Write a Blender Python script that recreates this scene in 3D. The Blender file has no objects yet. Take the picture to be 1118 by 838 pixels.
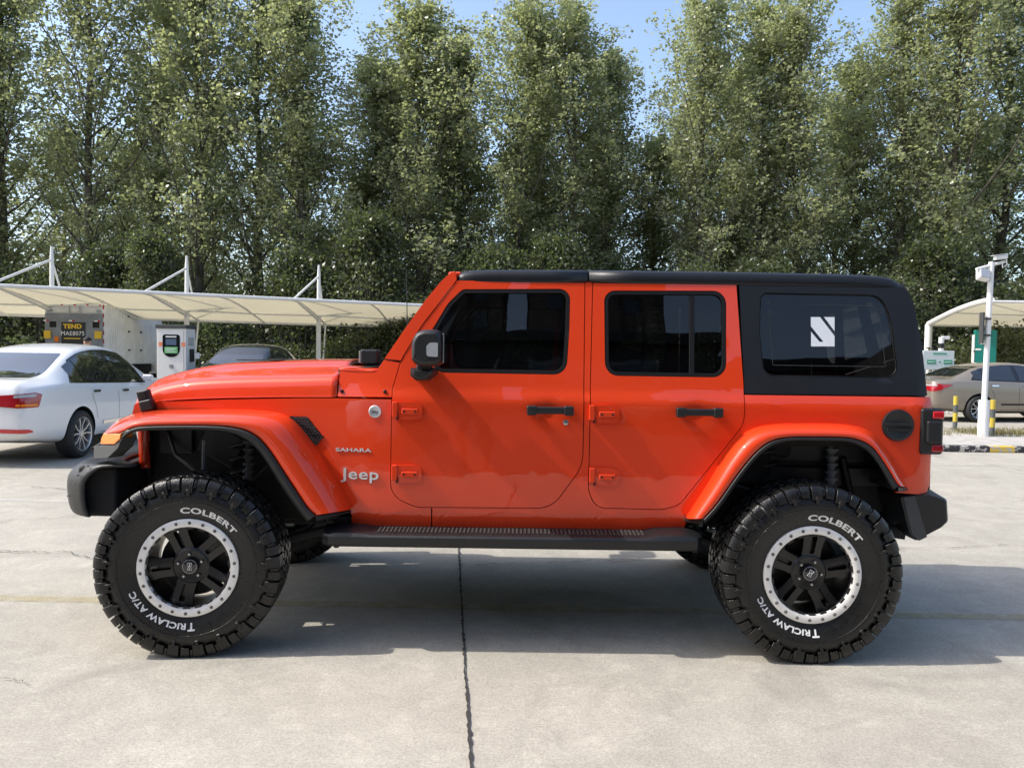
import bpy, bmesh, math, random
import numpy as np
from mathutils import Vector, Matrix
from mathutils.bvhtree import BVHTree

C = bpy.context.scene
COL = C.collection
R = math.radians
rng = np.random.default_rng(11)
random.seed(5)

# ------------------------------------------------------------------ camera, world, sun, exposure
FPX, PITCH, ROLL = 860.0, math.atan(31 / 860), 0.0135
CAM = np.array([1.550, -4.719, 1.467])
_F = np.array([0, math.cos(PITCH), -math.sin(PITCH)])
_U = np.array([0, math.sin(PITCH), math.cos(PITCH)])
_X = np.array([1.0, 0, 0])
_RT = _X * math.cos(ROLL) + _U * math.sin(ROLL)
_UP = -_X * math.sin(ROLL) + _U * math.cos(ROLL)
cd = bpy.data.cameras.new('camera')
cam = bpy.data.objects.new('camera', cd)
COL.objects.link(cam)
cd.sensor_width = 36
cd.lens = FPX / 1118 * 36
cd.clip_end = 2000
cd.clip_start = 0.05
cam.matrix_world = Matrix(((_RT[0], _UP[0], -_F[0], CAM[0]), (_RT[1], _UP[1], -_F[1], CAM[1]),
                           (_RT[2], _UP[2], -_F[2], CAM[2]), (0, 0, 0, 1)))
C.camera = cam

SUN_RAY = Vector((0.90, 0.10, -1.0)).normalized()      # the way the sunlight travels
to_sun = -SUN_RAY
w = bpy.data.worlds.new('World')
C.world = w
w.use_nodes = True
wt = w.node_tree
sky = wt.nodes.new('ShaderNodeTexSky')
sky.sky_type = 'NISHITA'
sky.sun_disc = False
sky.sun_elevation = math.asin(to_sun.z)
sky.sun_rotation = math.atan2(to_sun.x, to_sun.y)
sky.air_density = 1.0
sky.dust_density = 2.5
sky.ozone_density = 1.0
bg = wt.nodes['Background']
bg.inputs['Strength'].default_value = 0.15
wt.links.new(sky.outputs['Color'], bg.inputs['Color'])
sd = bpy.data.lights.new('sun', 'SUN')
sd.energy = 2.4
sd.angle = R(0.53)
sd.color = (1.0, 0.95, 0.86)
sun = bpy.data.objects.new('sun', sd)
COL.objects.link(sun)
sun.rotation_euler = SUN_RAY.to_track_quat('-Z', 'Y').to_euler()
vs = C.view_settings
vs.view_transform = 'Standard'
vs.look = 'None'
vs.exposure = 1.0
vs.gamma = 1.0
C.cycles.max_bounces = 8
C.cycles.transparent_max_bounces = 12
C.cycles.caustics_reflective = False
C.cycles.caustics_refractive = False
C.cycles.use_denoising = True


def at(px, py, y):
    """where the sight line of a measured point of the photograph meets the upright plane at depth y"""
    d = _F + (px - 559) / FPX * _RT - (py - 419) / FPX * _UP
    return CAM + d * ((y - CAM[1]) / d[1])


def gnd(px, py, z=0.0):
    d = _F + (px - 559) / FPX * _RT - (py - 419) / FPX * _UP
    return CAM + d * ((z - CAM[2]) / d[2])


# ------------------------------------------------------------------ materials
def mat(name, col, rough=0.5, metal=0.0, coat=0.0, spec=0.5, noise=0.0, nscale=8.0, bump=0.0, bscale=80.0, rvar=0.0, coatr=0.03):
    m = bpy.data.materials.new(name)
    m.use_nodes = True
    nt = m.node_tree
    b = nt.nodes['Principled BSDF']
    b.inputs['Base Color'].default_value = (*col, 1)
    b.inputs['Roughness'].default_value = rough
    b.inputs['Metallic'].default_value = metal
    b.inputs['Coat Weight'].default_value = coat
    b.inputs['Coat Roughness'].default_value = coatr
    b.inputs['Specular IOR Level'].default_value = spec
    tc = nt.nodes.new('ShaderNodeTexCoord')
    if noise or rvar:
        n = nt.nodes.new('ShaderNodeTexNoise')
        n.inputs['Scale'].default_value = nscale
        n.inputs['Detail'].default_value = 6
        n.inputs['Roughness'].default_value = 0.65
        nt.links.new(tc.outputs['Object'], n.inputs['Vector'])
        if noise:
            mr = nt.nodes.new('ShaderNodeMapRange')
            mr.inputs['From Min'].default_value = 0.3
            mr.inputs['From Max'].default_value = 0.7
            mr.inputs['To Min'].default_value = 1 - noise
            mr.inputs['To Max'].default_value = 1 + noise
            nt.links.new(n.outputs['Fac'], mr.inputs['Value'])
            mx = nt.nodes.new('ShaderNodeVectorMath')
            mx.operation = 'SCALE'
            mx.inputs[0].default_value = col
            nt.links.new(mr.outputs['Result'], mx.inputs['Scale'])
            nt.links.new(mx.outputs['Vector'], b.inputs['Base Color'])
        if rvar:
            mr2 = nt.nodes.new('ShaderNodeMapRange')
            mr2.inputs['From Min'].default_value = 0.3
            mr2.inputs['From Max'].default_value = 0.7
            mr2.inputs['To Min'].default_value = max(0.02, rough - rvar)
            mr2.inputs['To Max'].default_value = rough + rvar
            nt.links.new(n.outputs['Fac'], mr2.inputs['Value'])
            nt.links.new(mr2.outputs['Result'], b.inputs['Roughness'])
    if bump:
        n2 = nt.nodes.new('ShaderNodeTexNoise')
        n2.inputs['Scale'].default_value = bscale
        n2.inputs['Detail'].default_value = 3
        nt.links.new(tc.outputs['Object'], n2.inputs['Vector'])
        bp = nt.nodes.new('ShaderNodeBump')
        bp.inputs['Strength'].default_value = bump
        bp.inputs['Distance'].default_value = 0.01
        nt.links.new(n2.outputs['Fac'], bp.inputs['Height'])
        nt.links.new(bp.outputs['Normal'], b.inputs['Normal'])
    return m


def glass_mat(name, tint, refl=1.0):
    m = bpy.data.materials.new(name)
    m.use_nodes = True
    nt = m.node_tree
    nt.nodes.clear()
    out = nt.nodes.new('ShaderNodeOutputMaterial')
    tr = nt.nodes.new('ShaderNodeBsdfTransparent')
    tr.inputs['Color'].default_value = (*tint, 1)
    gl = nt.nodes.new('ShaderNodeBsdfGlossy')
    gl.inputs['Roughness'].default_value = 0.012
    gl.inputs['Color'].default_value = (refl, refl, refl, 1)
    fr = nt.nodes.new('ShaderNodeFresnel')
    fr.inputs['IOR'].default_value = 1.5
    # slight waviness of toughened glass
    tc = nt.nodes.new('ShaderNodeTexCoord')
    n = nt.nodes.new('ShaderNodeTexNoise')
    n.inputs['Scale'].default_value = 2.5
    nt.links.new(tc.outputs['Object'], n.inputs['Vector'])
    bp = nt.nodes.new('ShaderNodeBump')
    bp.inputs['Strength'].default_value = 0.06
    bp.inputs['Distance'].default_value = 0.02
    nt.links.new(n.outputs['Fac'], bp.inputs['Height'])
    nt.links.new(bp.outputs['Normal'], gl.inputs['Normal'])
    mx = nt.nodes.new('ShaderNodeMixShader')
    nt.links.new(fr.outputs['Fac'], mx.inputs['Fac'])
    nt.links.new(tr.outputs['BSDF'], mx.inputs[1])
    nt.links.new(gl.outputs['BSDF'], mx.inputs[2])
    nt.links.new(mx.outputs['Shader'], out.inputs['Surface'])
    return m


M = dict(
    orange=mat('orange_paint', (0.70, 0.050, 0.010), 0.5, 0.0, 1.0, 0.1, rvar=0.04, nscale=3, coatr=0.02),
    black_plastic=mat('black_plastic', (0.010, 0.0105, 0.0115), 0.45, bump=0.15, bscale=400, rvar=0.06, nscale=14),
    grey_plastic=mat('grey_plastic', (0.050, 0.053, 0.054), 0.6, bump=0.2, bscale=500, noise=0.1),
    hardtop=mat('hardtop_black', (0.0085, 0.0092, 0.011), 0.40, spec=0.45, bump=0.08, bscale=600, rvar=0.05, nscale=5),
    rubber=mat('rubber', (0.006, 0.006, 0.006), 0.5, spec=0.3),
    tyre=mat('tyre_rubber', (0.0058, 0.0056, 0.0054), 0.33, noise=0.35, nscale=18, bump=0.3, bscale=160, rvar=0.16, spec=0.5),
    tyre_car=mat('car_tyre_rubber', (0.018, 0.018, 0.018), 0.7),
    underbody=mat('underbody', (0.012, 0.012, 0.013), 0.6, noise=0.4, nscale=9),
    dark=mat('dark_void', (0.006, 0.006, 0.006), 0.8),
    gap=mat('panel_gap', (0.01, 0.006, 0.005), 0.8),
    rim=mat('rim_black', (0.0035, 0.0035, 0.004), 0.34, 0.0, 0.15, rvar=0.05),
    ring=mat('machined_ring', (0.82, 0.80, 0.76), 0.40, 0.15, noise=0.06, nscale=25, rvar=0.06),
    bolt=mat('bolt_steel', (0.16, 0.155, 0.15), 0.4, 0.8),
    mesh=mat('vent_mesh_grey', (0.30, 0.30, 0.31), 0.35, 0.5),
    dusty=mat('dusty_tread', (0.035, 0.032, 0.028), 0.8, noise=0.4, nscale=15),
    steel=mat('steel', (0.45, 0.45, 0.46), 0.3, 1.0),
    chrome=mat('chrome', (0.75, 0.75, 0.76), 0.12, 1.0),
    badge=mat('badge_silver', (0.72, 0.73, 0.74), 0.28, 0.55),
    white_letter=mat('white_lettering', (0.78, 0.78, 0.76), 0.6),
    sticker=mat('white_sticker', (0.72, 0.76, 0.80), 0.5),
    amber=mat('amber_lens', (0.75, 0.20, 0.012), 0.15, coat=0.8),
    red=mat('red_lens', (0.32, 0.008, 0.014), 0.12, coat=0.8, noise=0.3, nscale=60),
    redlight=mat('red_lens_bright', (0.55, 0.012, 0.018), 0.12, coat=0.8, noise=0.2, nscale=60),
    clear=mat('clear_lens', (0.38, 0.39, 0.40), 0.1, coat=0.6),
    lamp_glass=mat('lamp_glass', (0.5, 0.5, 0.5), 0.08, 0.5, coat=1.0),
    interior=mat('interior_cloth', (0.02, 0.02, 0.022), 0.8),
    glass=glass_mat('tinted_glass', (0.17, 0.18, 0.19)),
    glass_ws=glass_mat('windscreen_glass', (0.55, 0.6, 0.6)),
    glass_car=mat('car_window_glass', (0.012, 0.014, 0.016), 0.02, spec=1.0, coat=1.0, coatr=0.0),
    white_paint=mat('white_car_paint', (0.74, 0.75, 0.76), 0.3, coat=1.0),
    champagne=mat('champagne_paint', (0.25, 0.215, 0.175), 0.32, 0.35, coat=1.0),
    dark_paint=mat('dark_car_paint', (0.012, 0.013, 0.013), 0.25, coat=1.0),
    alloy=mat('alloy', (0.55, 0.55, 0.56), 0.3, 0.8),
    white_steel=mat('white_painted_steel', (0.72, 0.72, 0.71), 0.45, noise=0.06, nscale=4),
    truck_white=mat('truck_box_white', (0.74, 0.75, 0.76), 0.5, noise=0.12, nscale=2.5),
    truck_grey=mat('tail_lift_grey', (0.20, 0.22, 0.24), 0.55, noise=0.2, nscale=3),
    yellow=mat('yellow_paint', (0.72, 0.46, 0.03), 0.55, noise=0.12, nscale=12),
    charger=mat('charger_cabinet', (0.70, 0.69, 0.66), 0.4, noise=0.05, nscale=5),
    black_gloss=mat('black_gloss', (0.01, 0.01, 0.012), 0.12, coat=0.6),
    screen=mat('charger_screen', (0.09, 0.13, 0.19), 0.15),
    green_label=mat('green_label', (0.14, 0.42, 0.16), 0.5),
    orange_label=mat('orange_label', (0.75, 0.22, 0.10), 0.5),
    teal=mat('teal_panel', (0.008, 0.19, 0.16), 0.35, noise=0.08, nscale=3),
    sign_white=mat('sign_white', (0.66, 0.72, 0.70), 0.5),
    sign_green=mat('sign_green', (0.06, 0.36, 0.20), 0.5),
    skin=mat('skin', (0.45, 0.27, 0.19), 0.5),
    cloth=mat('dark_cloth', (0.03, 0.035, 0.05), 0.85),
    cap=mat('cap_cloth', (0.012, 0.012, 0.014), 0.8),
    hair=mat('hair', (0.01, 0.008, 0.007), 0.6),
    stripe_black=mat('black_paint', (0.02, 0.02, 0.022), 0.6, noise=0.4, nscale=12),
    bark=mat('bark', (0.10, 0.088, 0.070), 0.9, noise=0.5, nscale=3.0, bump=0.6, bscale=20),
    kerb=mat('kerb_concrete', (0.40, 0.38, 0.35), 0.9, noise=0.25, nscale=5, bump=0.3, bscale=40),
    tower=mat('tower_wall', (0.12, 0.10, 0.09), 0.8, noise=0.15, nscale=0.5),
    low_wall=mat('low_wall', (0.07, 0.07, 0.075), 0.8, noise=0.2, nscale=0.6),
    brick=mat('brick_wall', (0.22, 0.09, 0.06), 0.8, noise=0.3, nscale=2),
)


def membrane_mat():
    m = bpy.data.materials.new('canopy_membrane')
    m.use_nodes = True
    nt = m.node_tree
    nt.nodes.clear()
    out = nt.nodes.new('ShaderNodeOutputMaterial')
    d = nt.nodes.new('ShaderNodeBsdfDiffuse')
    d.inputs['Color'].default_value = (0.66, 0.63, 0.54, 1)
    t = nt.nodes.new('ShaderNodeBsdfTranslucent')
    tc = nt.nodes.new('ShaderNodeTexCoord')
    n = nt.nodes.new('ShaderNodeTexNoise')
    n.inputs['Scale'].default_value = 0.9
    n.inputs['Detail'].default_value = 5
    cr = nt.nodes.new('ShaderNodeMix')
    cr.data_type = 'RGBA'
    cr.inputs['A'].default_value = (0.53, 0.48, 0.34, 1)
    cr.inputs['B'].default_value = (0.63, 0.58, 0.42, 1)
    nt.links.new(tc.outputs['Object'], n.inputs['Vector'])
    nt.links.new(n.outputs['Fac'], cr.inputs['Factor'])
    nt.links.new(cr.outputs['Result'], t.inputs['Color'])
    mx = nt.nodes.new('ShaderNodeMixShader')
    mx.inputs['Fac'].default_value = 0.42
    nt.links.new(d.outputs['BSDF'], mx.inputs[1])
    nt.links.new(t.outputs['BSDF'], mx.inputs[2])
    nt.links.new(mx.outputs['Shader'], out.inputs['Surface'])
    return m


def leaf_mat(name, ca, cb, trans=0.35, tcol=(0.20, 0.30, 0.05)):
    m = bpy.data.materials.new(name)
    m.use_nodes = True
    nt = m.node_tree
    b = nt.nodes['Principled BSDF']
    b.inputs['Roughness'].default_value = 0.36
    b.inputs['Specular IOR Level'].default_value = 0.6
    a = nt.nodes.new('ShaderNodeAttribute')
    a.attribute_name = 'tone'
    oi = nt.nodes.new('ShaderNodeObjectInfo')
    ad = nt.nodes.new('ShaderNodeMath')
    ad.operation = 'MULTIPLY_ADD'
    ad.inputs[1].default_value = 0.35
    nt.links.new(oi.outputs['Random'], ad.inputs[0])
    sc = nt.nodes.new('ShaderNodeMath')
    sc.operation = 'MULTIPLY'
    sc.inputs[1].default_value = 0.75
    nt.links.new(a.outputs['Fac'], sc.inputs[0])
    nt.links.new(sc.outputs['Value'], ad.inputs[2])
    mix = nt.nodes.new('ShaderNodeMix')
    mix.data_type = 'RGBA'
    mix.inputs['A'].default_value = (*ca, 1)
    mix.inputs['B'].default_value = (*cb, 1)
    nt.links.new(ad.outputs['Value'], mix.inputs['Factor'])
    nt.links.new(mix.outputs['Result'], b.inputs['Base Color'])
    t = nt.nodes.new('ShaderNodeBsdfTranslucent')
    t.inputs['Color'].default_value = (*tcol, 1)
    mx = nt.nodes.new('ShaderNodeMixShader')
    mx.inputs['Fac'].default_value = trans
    nt.links.new(b.outputs['BSDF'], mx.inputs[1])
    nt.links.new(t.outputs['BSDF'], mx.inputs[2])
    nt.links.new(mx.outputs['Shader'], nt.nodes['Material Output'].inputs['Surface'])
    return m


_nt = M['orange'].node_tree
_n = _nt.nodes.new('ShaderNodeTexNoise')
_n.inputs['Scale'].default_value = 3.5
_n.inputs['Detail'].default_value = 2
_tc = _nt.nodes.new('ShaderNodeTexCoord')
_bp = _nt.nodes.new('ShaderNodeBump')
_bp.inputs['Strength'].default_value = 0.10
_bp.inputs['Distance'].default_value = 0.03
_nt.links.new(_tc.outputs['Object'], _n.inputs['Vector'])
_nt.links.new(_n.outputs['Fac'], _bp.inputs['Height'])
_nt.links.new(_bp.outputs['Normal'], _nt.nodes['Principled BSDF'].inputs['Coat Normal'])
M['membrane'] = membrane_mat()
M['leaf'] = leaf_mat('poplar_leaf', (0.115, 0.140, 0.074), (0.265, 0.280, 0.180), 0.42, (0.54, 0.60, 0.25))
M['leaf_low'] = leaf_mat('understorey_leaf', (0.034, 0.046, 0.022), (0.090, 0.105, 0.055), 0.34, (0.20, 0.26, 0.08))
M['grass'] = leaf_mat('dry_grass', (0.12, 0.11, 0.04), (0.25, 0.21, 0.09), 0.3, (0.3, 0.28, 0.1))


def ground_mat():
    m = bpy.data.materials.new('concrete_paving')
    m.use_nodes = True
    nt = m.node_tree
    N, L = nt.nodes, nt.links
    b = N['Principled BSDF']
    tc = N.new('ShaderNodeTexCoord')

    def noise(scale, det=5, rough=0.6, dist=0.0):
        n = N.new('ShaderNodeTexNoise')
        n.inputs['Scale'].default_value = scale
        n.inputs['Detail'].default_value = det
        n.inputs['Roughness'].default_value = rough
        n.inputs['Distortion'].default_value = dist
        L.new(tc.outputs['Object'], n.inputs['Vector'])
        return n

    def rng_(src, a, b_, lo, hi):
        r = N.new('ShaderNodeMapRange')
        r.inputs['From Min'].default_value = a
        r.inputs['From Max'].default_value = b_
        r.inputs['To Min'].default_value = lo
        r.inputs['To Max'].default_value = hi
        L.new(src, r.inputs['Value'])
        return r.outputs['Result']

    def mul(a, b_):
        n = N.new('ShaderNodeMath')
        n.operation = 'MULTIPLY'
        L.new(a, n.inputs[0])
        L.new(b_, n.inputs[1])
        return n.outputs['Value']
    big = rng_(noise(0.35, 6, 0.6, 0.6).outputs['Fac'], 0.3, 0.7, 0.88, 1.08)
    mid = rng_(noise(2.2, 8, 0.7, 0.8).outputs['Fac'], 0.3, 0.7, 0.86, 1.10)
    fine = rng_(noise(38, 6, 0.75).outputs['Fac'], 0.28, 0.72, 0.86, 1.10)
    grit = rng_(noise(95, 4, 0.8).outputs['Fac'], 0.3, 0.7, 0.70, 1.26)
    v = N.new('ShaderNodeTexVoronoi')
    v.inputs['Scale'].default_value = 38
    L.new(tc.outputs['Object'], v.inputs['Vector'])
    pit = rng_(v.outputs['Distance'], 0.06, 0.16, 0.72, 1.0)
    patch = rng_(noise(6.5, 9, 0.78, 0.4).outputs['Fac'], 0.50, 0.66, 0.97, 1.13)
    st = rng_(noise(0.9, 4, 0.5, 1.5).outputs['Fac'], 0.58, 0.72, 1.0, 0.80)
    f = mul(mul(mul(mul(mul(mul(big, mid), fine), grit), pit), st), patch)
    mix = N.new('ShaderNodeMix')
    mix.data_type = 'RGBA'
    mix.inputs['A'].default_value = (0.368, 0.340, 0.286, 1)
    mix.inputs['B'].default_value = (0.412, 0.390, 0.340, 1)
    L.new(noise(0.6, 3).outputs['Fac'], mix.inputs['Factor'])
    sc = N.new('ShaderNodeVectorMath')
    sc.operation = 'SCALE'
    L.new(mix.outputs['Result'], sc.inputs[0])
    L.new(f, sc.inputs['Scale'])
    L.new(sc.outputs['Vector'], b.inputs['Base Color'])
    b.inputs['Roughness'].default_value = 0.85
    b.inputs['Specular IOR Level'].default_value = 0.3
    bp = N.new('ShaderNodeBump')
    bp.inputs['Strength'].default_value = 0.35
    bp.inputs['Distance'].default_value = 0.004
    L.new(noise(140, 4, 0.7).outputs['Fac'], bp.inputs['Height'])
    L.new(bp.outputs['Normal'], b.inputs['Normal'])
    return m


def worn_paint_mat(name, col, cover):
    m = mat(name, col, 0.75, noise=0.12, nscale=20)
    nt = m.node_tree
    b = nt.nodes['Principled BSDF']
    tc = nt.nodes.new('ShaderNodeTexCoord')
    n = nt.nodes.new('ShaderNodeTexNoise')
    n.inputs['Scale'].default_value = 7
    n.inputs['Detail'].default_value = 10
    n.inputs['Roughness'].default_value = 0.75
    nt.links.new(tc.outputs['Object'], n.inputs['Vector'])
    mr = nt.nodes.new('ShaderNodeMapRange')
    mr.inputs['From Min'].default_value = 0.35
    mr.inputs['From Max'].default_value = 0.62
    mr.inputs['To Min'].default_value = cover * 0.25
    mr.inputs['To Max'].default_value = cover
    nt.links.new(n.outputs['Fac'], mr.inputs['Value'])
    nt.links.new(mr.outputs['Result'], b.inputs['Alpha'])
    return m


M['ground'] = ground_mat()
M['line_yellow'] = worn_paint_mat('worn_yellow_line', (0.47, 0.40, 0.21), 0.5)
M['line_white'] = worn_paint_mat('worn_white_line', (0.62, 0.60, 0.56), 0.5)
M['joint'] = mat('joint_filler', (0.035, 0.033, 0.031), 0.9, noise=0.4, nscale=30)
M['crack'] = worn_paint_mat('crack_dirt', (0.05, 0.045, 0.04), 1.3)


# ------------------------------------------------------------------ mesh helpers
def tag(o, label=None, cat=None, group=None, kind=None):
    if label:
        o['label'] = label
    if cat:
        o['category'] = cat
    if group:
        o['group'] = group
    if kind:
        o['kind'] = kind
    return o


def empty(name, loc, rz=0.0, label=None, cat=None, group=None):
    o = bpy.data.objects.new(name, None)
    o.empty_display_size = 0.2
    COL.objects.link(o)
    o.location = loc
    o.rotation_euler = (0, 0, rz)
    return tag(o, label, cat, group)


def link(name, me, m, parent=None):
    o = bpy.data.objects.new(name, me)
    COL.objects.link(o)
    if m is not None and not me.materials:
        me.materials.append(m)
    if parent is not None:
        o.parent = parent
    return o


def done(name, bm, m, parent=None, smooth=True, sharp=35, bevel=0.0, seg=2, subsurf=0, recalc=True):
    if recalc:
        bmesh.ops.recalc_face_normals(bm, faces=bm.faces)
    for f in bm.faces:
        f.smooth = smooth
    if smooth and not subsurf:
        for e in bm.edges:
            if len(e.link_faces) == 2 and e.calc_face_angle(0) > R(sharp):
                e.smooth = False
    me = bpy.data.meshes.new(name)
    bm.to_mesh(me)
    bm.free()
    o = link(name, me, m, parent)
    if bevel:
        b = o.modifiers.new('bevel', 'BEVEL')
        b.width = bevel
        b.segments = seg
        b.limit_method = 'ANGLE'
        b.angle_limit = R(40)
        b.harden_normals = True
    if subsurf:
        s = o.modifiers.new('subsurf', 'SUBSURF')
        s.levels = s.render_levels = subsurf
    return o


def bx(bm, x0, x1, y0, y1, z0, z1, rot=None, piv=None):
    vs_ = [bm.verts.new(p) for p in ((x0, y0, z0), (x1, y0, z0), (x1, y1, z0), (x0, y1, z0),
                                     (x0, y0, z1), (x1, y0, z1), (x1, y1, z1), (x0, y1, z1))]
    for f in ((3, 2, 1, 0), (4, 5, 6, 7), (0, 1, 5, 4), (1, 2, 6, 5), (2, 3, 7, 6), (3, 0, 4, 7)):
        bm.faces.new([vs_[i] for i in f])
    if rot is not None:
        c = Vector(piv) if piv is not None else Vector(((x0 + x1) / 2, (y0 + y1) / 2, (z0 + z1) / 2))
        for v in vs_:
            v.co = c + rot @ (v.co - c)
    return vs_


def box(name, x0, x1, y0, y1, z0, z1, m, parent=None, bevel=0.0, seg=2):
    bm = bmesh.new()
    bx(bm, x0, x1, y0, y1, z0, z1)
    return done(name, bm, m, parent, bevel=bevel, seg=seg)


def tube(bm, pts, r, n=10, cap=True):
    pts = [Vector(p) for p in pts]
    rs = r if isinstance(r, (list, tuple)) else [r] * len(pts)
    rings = []
    prev = None
    for i, p in enumerate(pts):
        t = (pts[min(i + 1, len(pts) - 1)] - pts[max(i - 1, 0)]).normalized()
        if prev is None:
            a = t.orthogonal().normalized()
        else:
            a = (prev - t * prev.dot(t)).normalized()
        prev = a
        b = t.cross(a)
        rings.append([bm.verts.new(p + (a * math.cos(2 * math.pi * k / n) + b * math.sin(2 * math.pi * k / n)) * rs[i]) for k in range(n)])
    for i in range(len(rings) - 1):
        for k in range(n):
            bm.faces.new((rings[i][k], rings[i][(k + 1) % n], rings[i + 1][(k + 1) % n], rings[i + 1][k]))
    if cap:
        bm.faces.new(list(reversed(rings[0])))
        bm.faces.new(rings[-1])


def lathe_y(bm, prof, n=48, cx=0.0, cy=0.0, cz=0.0, closed=False):
    """prof: (r, y) pairs turned round an axle along y"""
    rings = []
    for r, y in prof:
        if r < 1e-6:
            rings.append([bm.verts.new((cx, cy + y, cz))])
        else:
            rings.append([bm.verts.new((cx + r * math.cos(2 * math.pi * k / n), cy + y, cz + r * math.sin(2 * math.pi * k / n))) for k in range(n)])
    pairs = list(zip(rings[:-1], rings[1:]))
    if closed:
        pairs.append((rings[-1], rings[0]))
    for a, b in pairs:
        for k in range(n):
            k2 = (k + 1) % n
            if len(a) == 1 and len(b) == 1:
                continue
            if len(a) == 1:
                bm.faces.new((a[0], b[k2], b[k]))
            elif len(b) == 1:
                bm.faces.new((a[k], a[k2], b[0]))
            else:
                bm.faces.new((a[k], a[k2], b[k2], b[k]))


def fillet(pts, n=6):
    out = []
    m = len(pts)
    for i in range(m):
        p = np.array(pts[i][:2], float)
        r = pts[i][2] if len(pts[i]) > 2 else 0
        if r <= 0:
            out.append(tuple(p))
            continue
        a = np.array(pts[i - 1][:2], float)
        b = np.array(pts[(i + 1) % m][:2], float)
        u = (a - p) / np.linalg.norm(a - p)
        v = (b - p) / np.linalg.norm(b - p)
        ang = math.acos(max(-1, min(1, float(u @ v))))
        d = min(r / math.tan(ang / 2), np.linalg.norm(a - p) * 0.49, np.linalg.norm(b - p) * 0.49)
        rr = d * math.tan(ang / 2)
        c = p + (u + v) / np.linalg.norm(u + v) * rr / math.sin(ang / 2)
        s = p + u * d - c
        e = p + v * d - c
        a0 = math.atan2(s[1], s[0])
        da = math.atan2(e[1], e[0]) - a0
        while da > math.pi:
            da -= 2 * math.pi
        while da < -math.pi:
            da += 2 * math.pi
        for k in range(n + 1):
            t = a0 + da * k / n
            out.append((c[0] + rr * math.cos(t), c[1] + rr * math.sin(t)))
    return out


def inset(poly, d):
    """offset a simple polygon inwards by d (negative: outwards)"""
    p = np.array(poly, float)
    area = 0.5 * np.sum(p[:, 0] * np.roll(p[:, 1], -1) - np.roll(p[:, 0], -1) * p[:, 1])
    s = 1 if area > 0 else -1
    prv, nxt = np.roll(p, 1, 0), np.roll(p, -1, 0)
    e1 = p - prv
    e2 = nxt - p
    e1 /= np.linalg.norm(e1, axis=1)[:, None] + 1e-9
    e2 /= np.linalg.norm(e2, axis=1)[:, None] + 1e-9
    n1 = np.stack([-e1[:, 1], e1[:, 0]], 1) * s
    n2 = np.stack([-e2[:, 1], e2[:, 0]], 1) * s
    b = n1 + n2
    b /= np.linalg.norm(b, axis=1)[:, None] + 1e-9
    k = np.clip((b * n1).sum(1), 0.5, 1)
    return [tuple(q) for q in p + b * (d / k)[:, None]]


def flat_mesh(outline, holes=(), step=0.05):
    """polygon with holes in the (u, v) plane, cut into a fine grid -> bmesh with vertices (u, 0, v)"""
    bm = bmesh.new()
    edges = []
    for loop in [outline] + list(holes):
        vv = [bm.verts.new((p[0], 0, p[1])) for p in loop]
        edges += [bm.edges.new((vv[i], vv[(i + 1) % len(vv)])) for i in range(len(vv))]
    bmesh.ops.triangle_fill(bm, use_beauty=True, use_dissolve=False, edges=edges, normal=(0, -1, 0))
    if step:
        us = [p[0] for p in outline]
        vv = [p[1] for p in outline]
        for lo, hi, nrm in ((min(us), max(us), (1, 0, 0)), (min(vv), max(vv), (0, 0, 1))):
            k = max(1, int((hi - lo) / step))
            for i in range(1, k):
                c = lo + (hi - lo) * i / k
                bmesh.ops.bisect_plane(bm, geom=bm.verts[:] + bm.edges[:] + bm.faces[:], dist=1e-6,
                                       plane_co=(c if nrm[0] else 0, 0, c if nrm[2] else 0), plane_no=nrm)
    return bm


def face_out(bm, sgn):
    a = Vector((0, 0, 0))
    bm.normal_update()
    for f in bm.faces:
        a += f.normal * f.calc_area()
    if a.y * sgn < 0:
        bmesh.ops.reverse_faces(bm, faces=bm.faces)


def panel(name, outline, m, parent, surf, holes=(), thick=0.015, bev=0.004, step=0.05, sgn=-1, off=0.0, smooth=True):
    """sheet following the half-width surface surf(x, z) on one side (sgn) of a vehicle"""
    bm = flat_mesh(outline, holes, step)
    for v in bm.verts:
        v.co.y = sgn * (surf(v.co.x, v.co.z) + off)
    face_out(bm, sgn)
    o = done(name, bm, m, parent, smooth=smooth, sharp=60, recalc=False)
    if thick:
        s = o.modifiers.new('solidify', 'SOLIDIFY')
        s.thickness = thick
        s.offset = -1
    if bev:
        b = o.modifiers.new('bevel', 'BEVEL')
        b.width = bev
        b.segments = 2
        b.limit_method = 'ANGLE'
        b.angle_limit = R(50)
        b.harden_normals = True
    return o


def ribbon(name, paths, m, parent, subsurf=1, thick=0.0, n=26, closed=False):
    """quad sheet through several equally long point lists"""
    bm = bmesh.new()
    rows = [[bm.verts.new(p) for p in resample(pp, n)] for pp in paths]
    for a, b in zip(rows[:-1], rows[1:]):
        for i in range(n - 1):
            bm.faces.new((a[i], a[i + 1], b[i + 1], b[i]))
    o = done(name, bm, m, parent, subsurf=subsurf)
    if thick:
        s = o.modifiers.new('solidify', 'SOLIDIFY')
        s.thickness = thick
        s.offset = 0
    return o


def resample(pts, n):
    p = np.array([tuple(q) for q in pts], float)
    # Catmull-Rom through equally counted stations: keep the stations in step between neighbouring paths
    m = len(p)
    ts = np.linspace(0, m - 1, n)
    out = []
    for t in ts:
        i = min(int(t), m - 2)
        u = t - i
        p0, p1, p2, p3 = p[max(i - 1, 0)], p[i], p[i + 1], p[min(i + 2, m - 1)]
        out.append(0.5 * ((2 * p1) + (-p0 + p2) * u + (2 * p0 - 5 * p1 + 4 * p2 - p3) * u * u + (-p0 + 3 * p1 - 3 * p2 + p3) * u ** 3))
    return [tuple(q) for q in out]


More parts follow.
